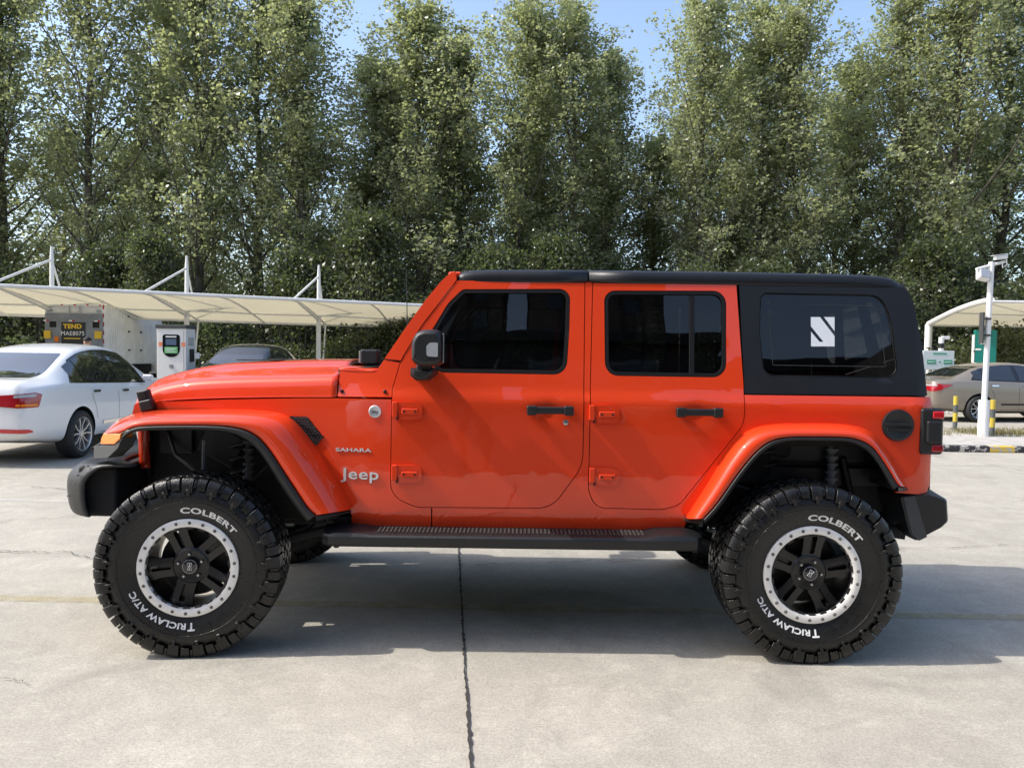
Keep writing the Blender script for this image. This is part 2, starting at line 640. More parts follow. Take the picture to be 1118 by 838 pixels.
def loft(name, sections, m, parent, subsurf=1, thick=0.0, cap=False, sharp=40):
    bm = bmesh.new()
    rows = [[bm.verts.new(p) for p in s] for s in sections]
    for a, b in zip(rows[:-1], rows[1:]):
        for i in range(len(a) - 1):
            bm.faces.new((a[i], a[i + 1], b[i + 1], b[i]))
    if cap:
        bm.faces.new(rows[0])
        bm.faces.new(list(reversed(rows[-1])))
    o = done(name, bm, m, parent, subsurf=subsurf, sharp=sharp)
    if thick:
        s = o.modifiers.new('solidify', 'SOLIDIFY')
        s.thickness = thick
        s.offset = 1
    return o


def text_mesh(body, size=1.0, bold=0.0, extrude=0.0, res=3):
    cu = bpy.data.curves.new('txt', 'FONT')
    cu.body = body
    cu.size = size
    cu.offset = bold
    cu.extrude = extrude
    cu.resolution_u = res
    cu.space_character = 1.05
    o = bpy.data.objects.new('txt', cu)
    COL.objects.link(o)
    dg = bpy.context.evaluated_depsgraph_get()
    dg.update()
    me = bpy.data.meshes.new_from_object(o.evaluated_get(dg))
    bpy.data.objects.remove(o)
    bpy.data.curves.remove(cu)
    return me


def flat_text(name, body, m, parent, org, ux, uz, width, height, bold=0.02, depth=0.003, slant=0.0):
    """raised lettering: fitted into width x height from org along the directions ux (reading) and uz (up)"""
    me = text_mesh(body, 1.0, bold, 0.0)
    bm = bmesh.new()
    bm.from_mesh(me)
    bpy.data.meshes.remove(me)
    xs = [v.co.x for v in bm.verts]
    ys = [v.co.y for v in bm.verts]
    x0, x1, y0, y1 = min(xs), max(xs), min(ys), max(ys)
    org, ux, uz = Vector(org), Vector(ux).normalized(), Vector(uz).normalized()
    nn = ux.cross(uz)
    bmesh.ops.remove_doubles(bm, verts=bm.verts, dist=1e-4)
    r = bmesh.ops.extrude_face_region(bm, geom=bm.faces[:])
    top = [g for g in r['geom'] if isinstance(g, bmesh.types.BMVert)]
    topset = set(top)
    for v in bm.verts:
        a = (v.co.x - x0) / (x1 - x0) * width
        b = (v.co.y - y0) / (y1 - y0) * height
        v.co = org + ux * (a + slant * b) + uz * b + nn * (depth if v in topset else 0)
    return done(name, bm, m, parent, smooth=False)


def copy_thing(root, loc, rz, label=None, group=None):
    def cp(o, par):
        c = o.copy()
        COL.objects.link(c)
        c.parent = par
        for ch in o.children:
            cp(ch, c)
        return c
    c = root.copy()
    COL.objects.link(c)
    for ch in root.children:
        cp(ch, c)
    c.location = loc
    c.rotation_euler = (0, 0, rz)
    if label:
        c['label'] = label
    if group:
        c['group'] = group
    return c


# ------------------------------------------------------------------ setting: ground, joints, lines
bm = bmesh.new()
vv = [bm.verts.new(p) for p in ((-400, -300, 0), (400, -300, 0), (400, 700, 0), (-400, 700, 0))]
bm.faces.new(vv)
tag(done('ground', bm, M['ground'], smooth=False), kind='structure')


def strip(name, a, b, wid, m, z, jit=0.0, seg=1, wj=0.0, ends=False):
    a, b = np.array(a[:2], float), np.array(b[:2], float)
    u = (b - a) / np.linalg.norm(b - a)
    n = np.array([-u[1], u[0]])
    bm = bmesh.new()
    pv = None
    k = 0.0
    for i in range(seg + 1):
        k = 0.75 * k + rng.normal(0, 1) * jit
        c = a + (b - a) * i / seg + n * k
        ww = wid * (1 + rng.uniform(-wj, wj)) / 2
        if ends and i in (0, seg):
            ww *= 0.2
        cur = [bm.verts.new((*(c - n * ww), z)), bm.verts.new((*(c + n * ww), z))]
        if pv:
            bm.faces.new((pv[0], cur[0], cur[1], pv[1]))
        pv = cur
    return tag(done(name, bm, m, smooth=False), kind='structure')


strip('painted_line', (-14, 0.08), (12, -0.36), 0.11, M['line_yellow'], 0.004, seg=30, wj=0.05)
strip('painted_line', (-12, 3.35), (-1.2, 2.75), 0.09, M['line_white'], 0.004, seg=10, wj=0.05)
strip('painted_line', (7.3, 7.35), (9.2, 4.6), 0.09, M['line_white'], 0.004, seg=10, wj=0.05)
strip('paving_joint', (0.62, 9.0), (1.165, 1.17), 0.012, M['joint'], 0.008, 0.0012, 120, 0.3)
strip('paving_joint', (1.165, 1.17), (1.62, -4.4), 0.011, M['joint'], 0.008, 0.0012, 300, 0.6)
strip('paving_joint', (-30, 6.8), (40, 5.9), 0.012, M['joint'], 0.008, 0.002, 200, 0.3)
strip('paving_crack', (1.19, 0.70), (2.55, 0.93), 0.009, M['crack'], 0.012, 0.009, 70, 0.8, True)
strip('paving_crack', (-3.6, 0.80), (-1.62, 0.93), 0.010, M['crack'], 0.012, 0.010, 90, 0.8, True)
strip('paving_crack', (-1.62, 0.93), (-1.22, 0.62), 0.008, M['crack'], 0.012, 0.009, 30, 0.8, True)
strip('paving_crack', (-3.6, 3.6), (-1.6, 3.25), 0.012, M['crack'], 0.012, 0.012, 60, 0.8, True)
for _a, _b in (((-1.6, -1.0), (-.5, -1.35)), ((-2.9, 1.9), (-1.7, 2.3)), ((4.4, -.9), (5.4, -1.4)), ((5.0, 3.1), (7.2, 3.6))):
    strip('paving_crack', _a, _b, 0.0035, M['crack'], 0.012, 0.007, 70, 0.9, True)
strip('paving_crack', (4.2, 1.3), (7.0, 1.75), 0.007, M['crack'], 0.012, 0.010, 80, 0.8, True)


# ------------------------------------------------------------------ the off-road car
jeep = empty('off_road_car', (0, 0, 0), 0, 'orange four door off-road car with black hardtop and large lettered mud tyres', 'car')
_zz = [0.40, 0.60, 0.66, 1.00, 1.235, 1.245, 1.290, 1.90, 2.2]
_ss = [.745, .772, .789, .799, .803, .803, .785, .690, .64]
_tx = [-.6, -.30, 0.0, 0.3, 0.6, 0.92, 5]
_ts = [.725, .775, .83, .885, .945, 1.0, 1.0]


def S0(x, z):
    s = float(np.interp(z, _zz, _ss)) * float(np.mean(np.interp([x - .1, x - .05, x, x + .05, x + .1], _tx, _ts)))
    if x > 3.56:
        u = min(1.0, (x - 3.56) / 0.12)
        s -= 0.07 * (1 - math.sqrt(max(0.0, 1 - u * u)))
    return s


DISH = []          # handle recesses (x, z)


def S(x, z):
    s = (S0(x, z - .008) + 2 * S0(x, z) + S0(x, z + .008)) / 4
    for dx, dz in DISH:
        q = ((x - dx) / 0.055) ** 2 + ((z - dz) / 0.042) ** 2
        if q < 6:
            s -= 0.012 * math.exp(-q * 1.1)
    return s


def onbody(px, py, off=0.0):
    y = -0.79
    for _ in range(6):
        p = at(px, py, y)
        y = -(S0(p[0], p[2]) + off)
    return (p[0], p[2])


def body_poly(pts, n=6):
    return [onbody(*p) for p in fillet(pts, n)]


# doors: outlines measured on the photo, window openings inside
FD = [(499, 306.3), (638.2, 307.2, 4), (637, 420), (635.8, 508, 40), (602, 554, 30), (455, 553, 26), (426.5, 541, 22),
      (428.6, 425, 30), (438, 393.5, 60), (461, 355.5)]
FW = [(505, 315.6, 9), (622.8, 315.2, 12), (621.6, 361), (618.5, 409, 15), (474, 406.5, 13), (468, 366, 20), (489, 331, 40)]
RD = [(647.6, 307.3, 4), (803.6, 308.6, 3), (811.6, 420), (812.4, 462, 30), (741, 551, 22), (722, 555.6, 22), (651, 553.6, 24),
      (642.8, 536, 25), (645, 420)]
RW = [(659.5, 317, 12), (793, 317.3, 15), (793, 412, 15), (660.5, 410, 15)]
door_out = {'f': body_poly(FD), 'r': body_poly(RD)}
win_out = {'f': body_poly(FW, 7), 'r': body_poly(RW, 7)}

FENDER = [(147, 441), (164, 439), (246, 436), (330, 434.6), (368, 434.6), (427.8, 435.8), (427.0, 441), (424.8, 527),
          (425.2, 541, 22), (436, 552.6), (455, 554.5), (470.6, 554.6), (470.6, 574.6), (400, 573.4), (384, 571.5), (384, 562),
          (362, 520), (337, 478), (318, 462), (300, 456), (270, 454.5), (200, 455), (150, 458), (141.5, 462)]
COWL = [(368.6, 432.6), (370, 418), (371.8, 402.5), (384, 401), (402, 404.3), (411, 404.4), (419.6, 392.6), (436, 396), (428.6, 416, 30), (427.8, 433.4)]
PILLAR = [(420, 391.4), (443.4, 357), (465, 327), (482, 306.7), (491, 298.6, 5), (497.8, 296.6), (498.2, 304.8), (459.4, 354.5), (436.6, 393), (436, 394.6)]
TUB = [(472, 554.6), (600, 555.6), (611, 551.5), (620, 541), (637, 510), (638.6, 420), (639.8, 306.8), (646.2, 306.8), (643.4, 420),
       (641.4, 536), (644.4, 548.5), (651, 554.4), (659.5, 556.6), (724, 557.2), (737.5, 553.4), (747, 544.2), (810.8, 467.6), (813.6, 458.5),
       (813.2, 431.2), (1016, 433.2), (1015.4, 527, 5), (1011, 539.4), (978, 537.6), (984, 528), (960, 487), (945, 472), (915, 467), (850, 468),
       (814, 477), (792, 502), (749, 571), (745, 578.6), (640, 576.6), (472, 574.8)]
TOPSIDE = [(807.2, 311), (966, 314.2), (986, 313.5), (991.5, 319), (997, 330), (1006.6, 379.5), (1012, 431.6), (813, 429.6), (809.6, 360)]
QW = [(830, 319.4, 8), (962.5, 322, 26), (972.5, 348, 60), (981.5, 412.6, 12), (833, 410.5, 14), (828.6, 360, 50)]


def sub(poly, pa, pb, step):
    """the stretch of a closed outline between the points nearest to two measured spots"""
    P = np.array(poly)
    ia = int(np.argmin(((P - np.array(onbody(*pa))) ** 2).sum(1)))
    ib = int(np.argmin(((P - np.array(onbody(*pb))) ** 2).sum(1)))
    out = [tuple(P[ia])]
    while ia != ib:
        ia = (ia + step) % len(P)
        out.append(tuple(P[ia]))
    return out


def dens(poly, d=.02):
    out = []
    for i in range(len(poly)):
        a, b = np.array(poly[i]), np.array(poly[(i + 1) % len(poly)])
        n = max(1, int(np.linalg.norm(b - a) / d))
        out += [tuple(a + (b - a) * k / n) for k in range(n)]
    return out


def ob(*pts):
    return [onbody(*p) for p in pts]


DO = {k: inset(dens(v, .006), -.0040) for k, v in door_out.items()}
fend = ob((147, 441), (164, 439), (246, 436), (330, 434.6), (368, 434.6)) + sub(DO['f'], (427.8, 435.8), (470.6, 555), -1) + \
    ob((470.6, 574.6), (400, 573.4), (384, 571.5), (384, 562), (362, 520), (337, 478), (318, 462), (300, 456), (270, 454.5), (200, 455), (150, 458), (141.5, 462))
cowl = ob((368.6, 432.6), (370, 418), (371.8, 402.5), (384, 401), (402, 404.3), (411, 404.4), (419.6, 392.6)) + sub(DO['f'], (436, 396), (427.8, 433.4), -1)
pil = ob((420, 391.4), (443.4, 357), (465, 327), (482, 306.7), (491, 298.6), (497.8, 296.6)) + sub(DO['f'], (498.2, 305.2), (436.4, 394.2), -1)
tub = sub(DO['f'], (472, 555), (638.9, 306.6), -1) + sub(DO['r'], (646.8, 306.6), (813, 431.2), -1) + \
    ob((1016, 433.2), (1015.4, 527), (1011, 539.4), (978, 537.6), (984, 528), (960, 487), (945, 472), (915, 467), (850, 468), (814, 477), (792, 502), (749, 571), (745, 578.6), (640, 576.6), (472, 574.8))
tops, qw = body_poly(TOPSIDE), body_poly(QW, 7)

HF = [onbody(600.5, 449.5), onbody(762.5, 451.5)]
for p in HF:
    DISH.append((p[0], p[1]))

body = None
for sg in (-1, 1):
    # tub is 'body': near and far flank share one mesh kind, joined under the car
    t = panel('body_side', tub, M['orange'], jeep, S, thick=0.02, sgn=sg, step=0.04)
    panel('fender_panel', fend, M['orange'], jeep, S, thick=0.02, sgn=sg, step=0.04)
    panel('cowl_side', cowl, M['orange'], jeep, S, thick=0.02, sgn=sg, step=0.04)
    panel('windscreen_pillar', pil, M['orange'], jeep, S, thick=0.055, bev=0.010, sgn=sg, step=0.04, off=0.004)
    for key, hz in (('f', ((445.5, 448.5), (445, 517))), ('r', ((660, 452), (660, 520)))):
        d = panel('door', door_out[key], M['orange'], jeep, S, holes=[win_out[key]], thick=0.02, sgn=sg, step=0.026, off=0.001)
        ring_in = inset(win_out[key], 0.020)
        panel('window_seal', inset(win_out[key], 0.0015), M['rubber'], d, S0, holes=[ring_in], thick=0.02, bev=0.003, sgn=sg, off=-0.001)
        g = panel('window', inset(win_out[key], 0.0185), M['glass'], d, S0, thick=0, bev=0, sgn=sg, off=-0.013)
        if key == 'r':
            panel('window_bar', [onbody(*p) for p in ((753.2, 319.5), (758.6, 319.5), (758.2, 408.5), (752.8, 408.5))], M['rubber'], d, S0,
                  thick=0.012, bev=0.002, sgn=sg, off=-0.004)
        # handle: a bar with two rounded feet over the recess
        hx, hz_ = onbody(*((600.5, 447.2) if key == 'f' else (762.5, 449.4)))
        hy = sg * (S0(hx, hz_) + 0.026)
        bm = bmesh.new()
        bx(bm, hx - .112, hx + .112, hy - .013, hy + .013, hz_ - .019, hz_ + .017)
        for e in (-1, 1):
            bx(bm, hx + e * .092 - .024, hx + e * .092 + .024, hy - .016, hy + .016, hz_ - .026, hz_ + .022)
            bx(bm, hx + e * .092 - .018, hx + e * .092 + .018, min(hy, hy - sg * .03), max(hy, hy - sg * .03), hz_ - .018, hz_ + .014)
        done('handle', bm, M['black_plastic'], d, bevel=0.008, seg=3)
        if key == 'f':
            kx, kz = onbody(617.6, 461)
            bm = bmesh.new()
            lathe_y(bm, [(0, -.006), (.006, -.006), (.013, -.004), (.0145, 0.0), (.0145, .004)], 20, kx, 0, kz)
            for v in bm.verts:
                v.co.y = sg * (S0(kx, kz) - v.co.y)
            done('key_lock', bm, M['steel'], d)
        for (a, b) in hz:
            cx, cz = onbody(a, b)
            yy = S0(cx, cz)
            out = fillet([(cx - .068, cz + .044, .004), (cx + .030, cz + .046, .012), (cx + .072, cz + .030, .02), (cx + .072, cz - .040, .022), (cx - .035, cz - .044, .004)])
            h = panel('hinge', out, M['orange'], d, S0, thick=0.016, bev=0.005, sgn=sg, off=0.014, step=0)
            bm = bmesh.new()
            y0 = sg * (yy + .016)
            bx(bm, cx - .030, cx + .052, min(y0, y0 + sg * .010), max(y0, y0 + sg * .010), cz - .014, cz + .014)
            bx(bm, cx - .078, cx - .050, min(sg * (yy - .004), y0 + sg * .008), max(sg * (yy - .004), y0 + sg * .008), cz - .030, cz + .046)
            done('hinge_arm', bm, M['orange'], d, bevel=0.006)
            for q in (-.016, .038):
                bm = bmesh.new()
                lathe_y(bm, [(0, -.013), (.0055, -.013), (.0055, 0)], 8, cx + q, y0, cz)
                if sg > 0:
                    for v in bm.verts:
                        v.co.y = 2 * y0 - v.co.y
                done('hinge_bolt', bm, M['gap'], d)
            box('hinge_shadow_gap', cx - .055, cx - .049, min(sg * (yy + .004), sg * (yy + .0185)), max(sg * (yy + .004), sg * (yy + .0185)), cz - .044, cz - .012, M['gap'], d)
    # inside shell that shows black in the panel gaps
    bm = bmesh.new()
    for (x0, x1, z0, z1) in ((0.90, 2.46, .60, 1.27), (2.40, 3.62, 1.03, 1.27)):
        for k in range(6):
            a, b = x0 + (x1 - x0) * k / 6, x0 + (x1 - x0) * (k + 1) / 6
            yy = [sg * (min(S0(a, z0), S0(b, z1), S0(a, z1), S0(b, z0)) - .035)] * 2
            y0, y1 = sorted((yy[0], yy[0] - sg * .03))
            bx(bm, a, b, y0, y1, z0, z1)
    done('inner_shell', bm, M['gap'], jeep)
    bm = bmesh.new()
    for px_ in ((639.6, 311, 646.4),):
        a = onbody(636, 310)[0]
        b = onbody(650, 310)[0]
        for k in range(8):
            z0, z1 = 1.26 + k * .072, 1.26 + (k + 1) * .072
            y = sg * (S0(2, z1) - .024)
            y0, y1 = sorted((y, y - sg * .05))
            bx(bm, a - .03, b + .03, y0, y1, z0, z1)
    done('centre_pillar', bm, M['gap'], jeep)

    # hardtop flank with its quarter window
    s = panel('hardtop_side', tops, M['hardtop'], jeep, S0, holes=[qw], thick=0.02, bev=0.006, sgn=sg, off=0.003)
    panel('quarter_window_seal', inset(qw, .001), M['rubber'], s, S0, holes=[inset(qw, .006)], thick=0.012, bev=0.0, sgn=sg, off=-.002)
    q = panel('quarter_window', inset(qw, .0055), M['glass'], s, S0, thick=0, bev=0, sgn=sg, off=-.007)
    fr = inset(qw, .055)
    panel('frit_line', fr, M['grey_plastic'], s, S0, holes=[inset(fr, .0022)], thick=0, bev=0, sgn=sg, off=-.0055)
    if sg < 0:
        for poly in ([(885.6, 346), (895.8, 346), (911.6, 366.7), (911.6, 378), (885.9, 378), (885.9, 361.9), (895.2, 373), (899.4, 373), (885.7, 356)],
                     [(900, 346), (911.6, 346), (911.6, 361.3)]):
            panel('window_sticker', [onbody(*p) for p in poly], M['sticker'], s, S0, thick=0, bev=0, sgn=sg, off=-.005, step=.012)

# hood
hx_ = [-.505, -.501, -.488, -.455, -.385, -.285, -.15, 0, .22, .41, .55, .668]
zc_ = [1.205, 1.235, 1.268, 1.302, 1.332, 1.358, 1.387, 1.408, 1.417, 1.427, 1.429, 1.428]
cx_ = [-.505, -.49, -.455, -.40, -.32, -.15, .087, .324, .668]
cz_ = [1.200, 1.215, 1.238, 1.262, 1.282, 1.304, 1.320, 1.328, 1.342]
sx_ = [-.478, -.39, -.30, .08, .47, .668]
sz_ = [1.188, 1.199, 1.2115, 1.2315, 1.2435, 1.2465]
secs = []
for i, x in enumerate(hx_):
    zc = zc_[i]
    zr = float(np.interp(x, cx_, cz_))
    zs = float(np.interp(x, sx_, sz_))
    ys = S0(x, 1.24)
    zr = max(zr, zs + .012)
    zc = max(zc, zr + .006)
    h = [(ys - .002, zs), (ys - .004, zs + .006), (ys - .006, zs + .5 * (zr - zs)), (ys - .014, zr - .010), (ys - .034, zr + .008), (ys - .085, zr + .026),
         (.475, zr + .45 * (zc - zr) + .012), (.425, zc - .014), (.385, zc - .001), (.25, zc + .004), (0, zc + .008)]
    full = [(x, -a, b) for a, b in h] + [(x, a, b) for a, b in reversed(h[:-1])]
    fade = min(1.0, max(0.0, (-x) / .45))
    secs.append([(a + .085 * fade * (abs(b) / .6) ** 2.2, b, c) for a, b, c in full])
hood = loft('hood', secs, M['orange'], jeep, subsurf=2, thick=-0.018)
# hood vent slots on the bulge
for sg in (-1, 1):
    bm = bmesh.new()
    bx(bm, .02, .26, sg * .30 - .055, sg * .30 + .055, 1.4205, 1.4255)
    done('hood_vent', bm, M['black_plastic'], hood, bevel=.002)
# front cowl top, wiper tray
loft('cowl_tray', [[(x, y, z) for y in (-.735, -.5, 0, .5, .735)] for x, z in ((.672, 1.372), (.72, 1.384), (.83, 1.392), (.93, 1.405))], M['black_plastic'], jeep, subsurf=0, thick=.01)
for sg in (-1, 1):
    loft('cowl_corner', [[(x, sg * y, z) for y, z in ((S0(x, 1.38) - .003, 1.372 + b), (S0(x, 1.38) - .012, 1.386 + b), (S0(x, 1.38) - .055, 1.392 + b), (S0(x, 1.38) - .13, 1.394 + b))]
                         for x, b in ((.675, .004), (.74, .004), (.80, -.001), (.88, .0))], M['orange'], jeep, subsurf=1, thick=.008)
# hood bolts on the cowl flank
for px_, py_ in ((373.4, 427), (420.3, 427.4)):
    x, z = onbody(px_, py_)
    bm = bmesh.new()
    lathe_y(bm, [(0, -.012), (.006, -.011), (.0095, -.006), (.010, 0)], 14, x, -S0(x, z), z)
    done('cowl_bolt', bm, M['black_gloss'], jeep)

# windscreen: header, base, glass
bm = bmesh.new()
bx(bm, 1.215, 1.285, -.665, .665, 1.835, 1.893)
done('windscreen_header', bm, M['orange'], jeep, bevel=.012)
bm = bmesh.new()
q = [bm.verts.new(p) for p in ((.945, -.70, 1.405), (.945, .70, 1.405), (1.235, .645, 1.845), (1.235, -.645, 1.845))]
bm.faces.new(q)
done('windscreen', bm, M['glass_ws'], jeep, smooth=False)
for y0 in (-.30, .25):
    bm = bmesh.new()
    tube(bm, [(.83, y0, 1.40), (.86, y0 + .05, 1.43), (.95, y0 + .45, 1.44)], [.012, .010, .007], 8)
    done('wiper', bm, M['black_plastic'], jeep)

# hardtop roof: two panels with the seam between them
def roof_sec(x, zt, w0):
    zs = zt - .030
    h = [(w0 + .004, zs - .042), (w0 + .012, zs - .036), (w0 + .011, zs - .002), (w0 + .002, zs + .018), (w0 - .03, zs + .030), (w0 - .12, zs + .038), (0, zs + .052)]
    return [(x, -a, b) for a, b in h] + [(x, a, b) for a, b in reversed(h[:-1])]


x_seam = at(642.5, 295, -.70)[0]
rf = [(1.262, 1.872, .676), (1.275, 1.890, .682), (1.32, 1.903, .690), (1.55, 1.908, .694), (x_seam - .004, 1.910, .695)]
rr = [(x_seam + .004, 1.910, .695), (2.4, 1.911, .695), (3.0, 1.910, .694), (3.40, 1.906, .690), (3.49, 1.895, .682), (3.535, 1.866, .670), (3.552, 1.83, .665)]
for st in (rf, rr):
    loft('roof_panel', [roof_sec(*a) for a in st], M['hardtop'], jeep, subsurf=1, thick=-.02)
bm = bmesh.new()
bx(bm, x_seam - .02, x_seam + .02, -.68, .68, 1.85, 1.900)
done('roof_seam', bm, M['gap'], jeep)
# drip channel between roof and flank (dark line)
for sg in (-1, 1):
    bm = bmesh.new()
    y0, y1 = sorted((sg * .60, sg * .690))
    bx(bm, 1.30, 3.47, y0, y1, 1.822, 1.872)
    done('drip_channel', bm, M['gap'], jeep)

# rear wall: hatch glass, tailgate
bm = bmesh.new()
for x0, z0, x1, z1 in ((3.535, 1.86, 3.555, 1.80), (3.555, 1.80, 3.640, 1.29)):
    for sg in (-1, 1):
        for y0, y1 in ((0.52, .675),):
            a = [(x0, sg * y0, z0), (x0, sg * (y1 - .01), z0), (x1, sg * y1 * 1.05, z1), (x1, sg * y0, z1)]
            f = bm.faces.new([bm.verts.new(p) for p in a])
f = bm.faces.new([bm.verts.new(p) for p in ((3.535, -.52, 1.86), (3.535, .52, 1.86), (3.555, .52, 1.80), (3.555, -.52, 1.80))])
o = done('hardtop_rear', bm, M['hardtop'], jeep, smooth=False)
m_ = o.modifiers.new('solidify', 'SOLIDIFY'); m_.thickness = .02; m_.offset = 0
bm = bmesh.new()
bm.faces.new([bm.verts.new(p) for p in ((3.553, -.52, 1.80), (3.553, .52, 1.80), (3.636, .52, 1.29), (3.636, -.52, 1.29))])
done('rear_window', bm, M['glass'], jeep, smooth=False)
bm = bmesh.new()
bx(bm, 3.60, 3.665, -.73, .73, .66, 1.285)
tg = done('tailgate', bm, M['orange'], jeep, bevel=.02, seg=3)
box('tailgate_handle', 3.665, 3.69, .36, .56, 1.10, 1.15, M['black_plastic'], tg, .008)
for zz in (1.20, .85):
    box('tailgate_hinge', 3.655, 3.705, -.70, -.56, zz - .045, zz + .045, M['black_plastic'], tg, .01)
box('rear_hinge_cover', 3.625, 3.690, -.66, -.50, 1.235, 1.315, M['black_plastic'], jeep, .015)

# grille with seven slots and round lamps
def ell(cx, cz, rx, rz, n=28):
    return [(cx + rx * math.cos(2 * math.pi * k / n), cz + rz * math.sin(2 * math.pi * k / n)) for k in range(n)]


holes = [fillet([(c - .028, .86, .02), (c + .028, .86, .02), (c + .028, 1.13, .02), (c - .028, 1.13, .02)]) for c in [(-3 + k) * .085 for k in range(7)]]
holes += [ell(s * .44, 1.03, .092, .092) for s in (-1, 1)]
bm = flat_mesh(fillet([(-.56, .835, .05), (.56, .835, .05), (.585, 1.193, .03), (-.585, 1.193, .03)]), holes, 0.08)
for v in bm.verts:
    y, z = v.co.x, v.co.z
    v.co = (-.500 + .075 * (abs(y) / .58) ** 2.2 + .03 * (1.19 - z), y, z)
g = done('grille', bm, M['orange'], jeep, sharp=60)
m_ = g.modifiers.new('solidify', 'SOLIDIFY'); m_.thickness = .05; m_.offset = 1
if True:
    me = g.data
    av = sum((p.normal.x * p.area for p in me.polygons))
    if av < 0:
        m_.offset = -1
box('grille_mesh', -.40, -.38, -.52, .52, .80, 1.17, M['black_plastic'], g)
for s in (-1, 1):
    bm = bmesh.new()
    lathe_y(bm, [(0, -.035), (.05, -.030), (.080, -.012), (.092, .01), (.092, .06)], 32)
    for v in bm.verts:
        v.co = (-.440 + v.co.y, s * .44 + v.co.x, 1.03 + v.co.z)
    done('headlight', bm, M['lamp_glass'], jeep)
# hood latches
for sg in (-1, 1):
    x, z = -.352, 1.222
    y = sg * (S0(x, z) + .004)
    bm = bmesh.new()
    rot = Matrix.Rotation(R(-14), 3, 'Y')
    a, b = sorted((y, y + sg * .040))
    bx(bm, x - .030, x + .036, a, b, z - .062, z + .042, rot)
    a, b = sorted((y, y + sg * .055))
    bx(bm, x - .026, x + .040, a, b, z - .070, z - .012, rot, (x, y, z))
    h = done('hood_latch', bm, M['black_plastic'], jeep, bevel=.009, seg=2)
    bm = bmesh.new()
    a, b = sorted((y + sg * .036, y + sg * .044))
    bx(bm, x - .016, x + .018, a, b, z - .010, z + .034, rot, (x, y, z))
    done('latch_recess', bm, M['dark'], h, bevel=.003)


# flares
def on_y(px, py, y):
    p = at(px, py, y)
    return (p[0], p[2])


FA = [(113.7, 471.6), (124, 462), (135, 455.5), (149.5, 450.7), (170, 447.7), (201.6, 447), (240, 446.2), (273, 446.8), (299, 449.2), (318, 455.5), (333, 470), (347, 489), (361.5, 513), (377.5, 541), (384.6, 556)]
FC = [(117, 473.2), (125, 472.8), (133, 472), (145, 466.8), (165.8, 464.6), (201.6, 464), (232, 464.3), (253, 466), (270, 470), (284, 479), (296, 493), (308.7, 513), (322, 533), (335.5, 553.5), (344.8, 562)]
FD_ = [(131.4, 489), (132.2, 485), (134, 479.5), (146, 471.6), (165.8, 469.8), (201.6, 469.3), (230, 470.4), (251, 473), (266, 479), (279, 489), (290, 503), (303, 524), (314, 541), (326, 557.5), (335, 569)]
FCb = [(131.2, 480), (132, 478), (133, 475.5)] + FC[3:]
RA = [(747, 566), (771.5, 528.7), (791.5, 495.8), (808.7, 474.8), (826, 465.8), (848.8, 462.3), (880, 461.6), (911.7, 462), (938, 465.2), (955.6, 474.5), (971.8, 497), (983.5, 520), (991.6, 532)]
RC = [(768, 566), (783.5, 548.8), (805.8, 517), (826, 493), (843, 481), (863, 477), (888, 476.8), (910, 477), (931.7, 478.4), (951.4, 487), (966, 505.8), (977, 524), (981.5, 530)]
RDd = [(769.5, 572), (785, 556), (808, 523), (828, 498.5), (845, 486.6), (864, 482), (888, 482), (909, 482.2), (928, 483.4), (945.5, 492), (959.5, 508.7), (971, 529), (975, 535)]


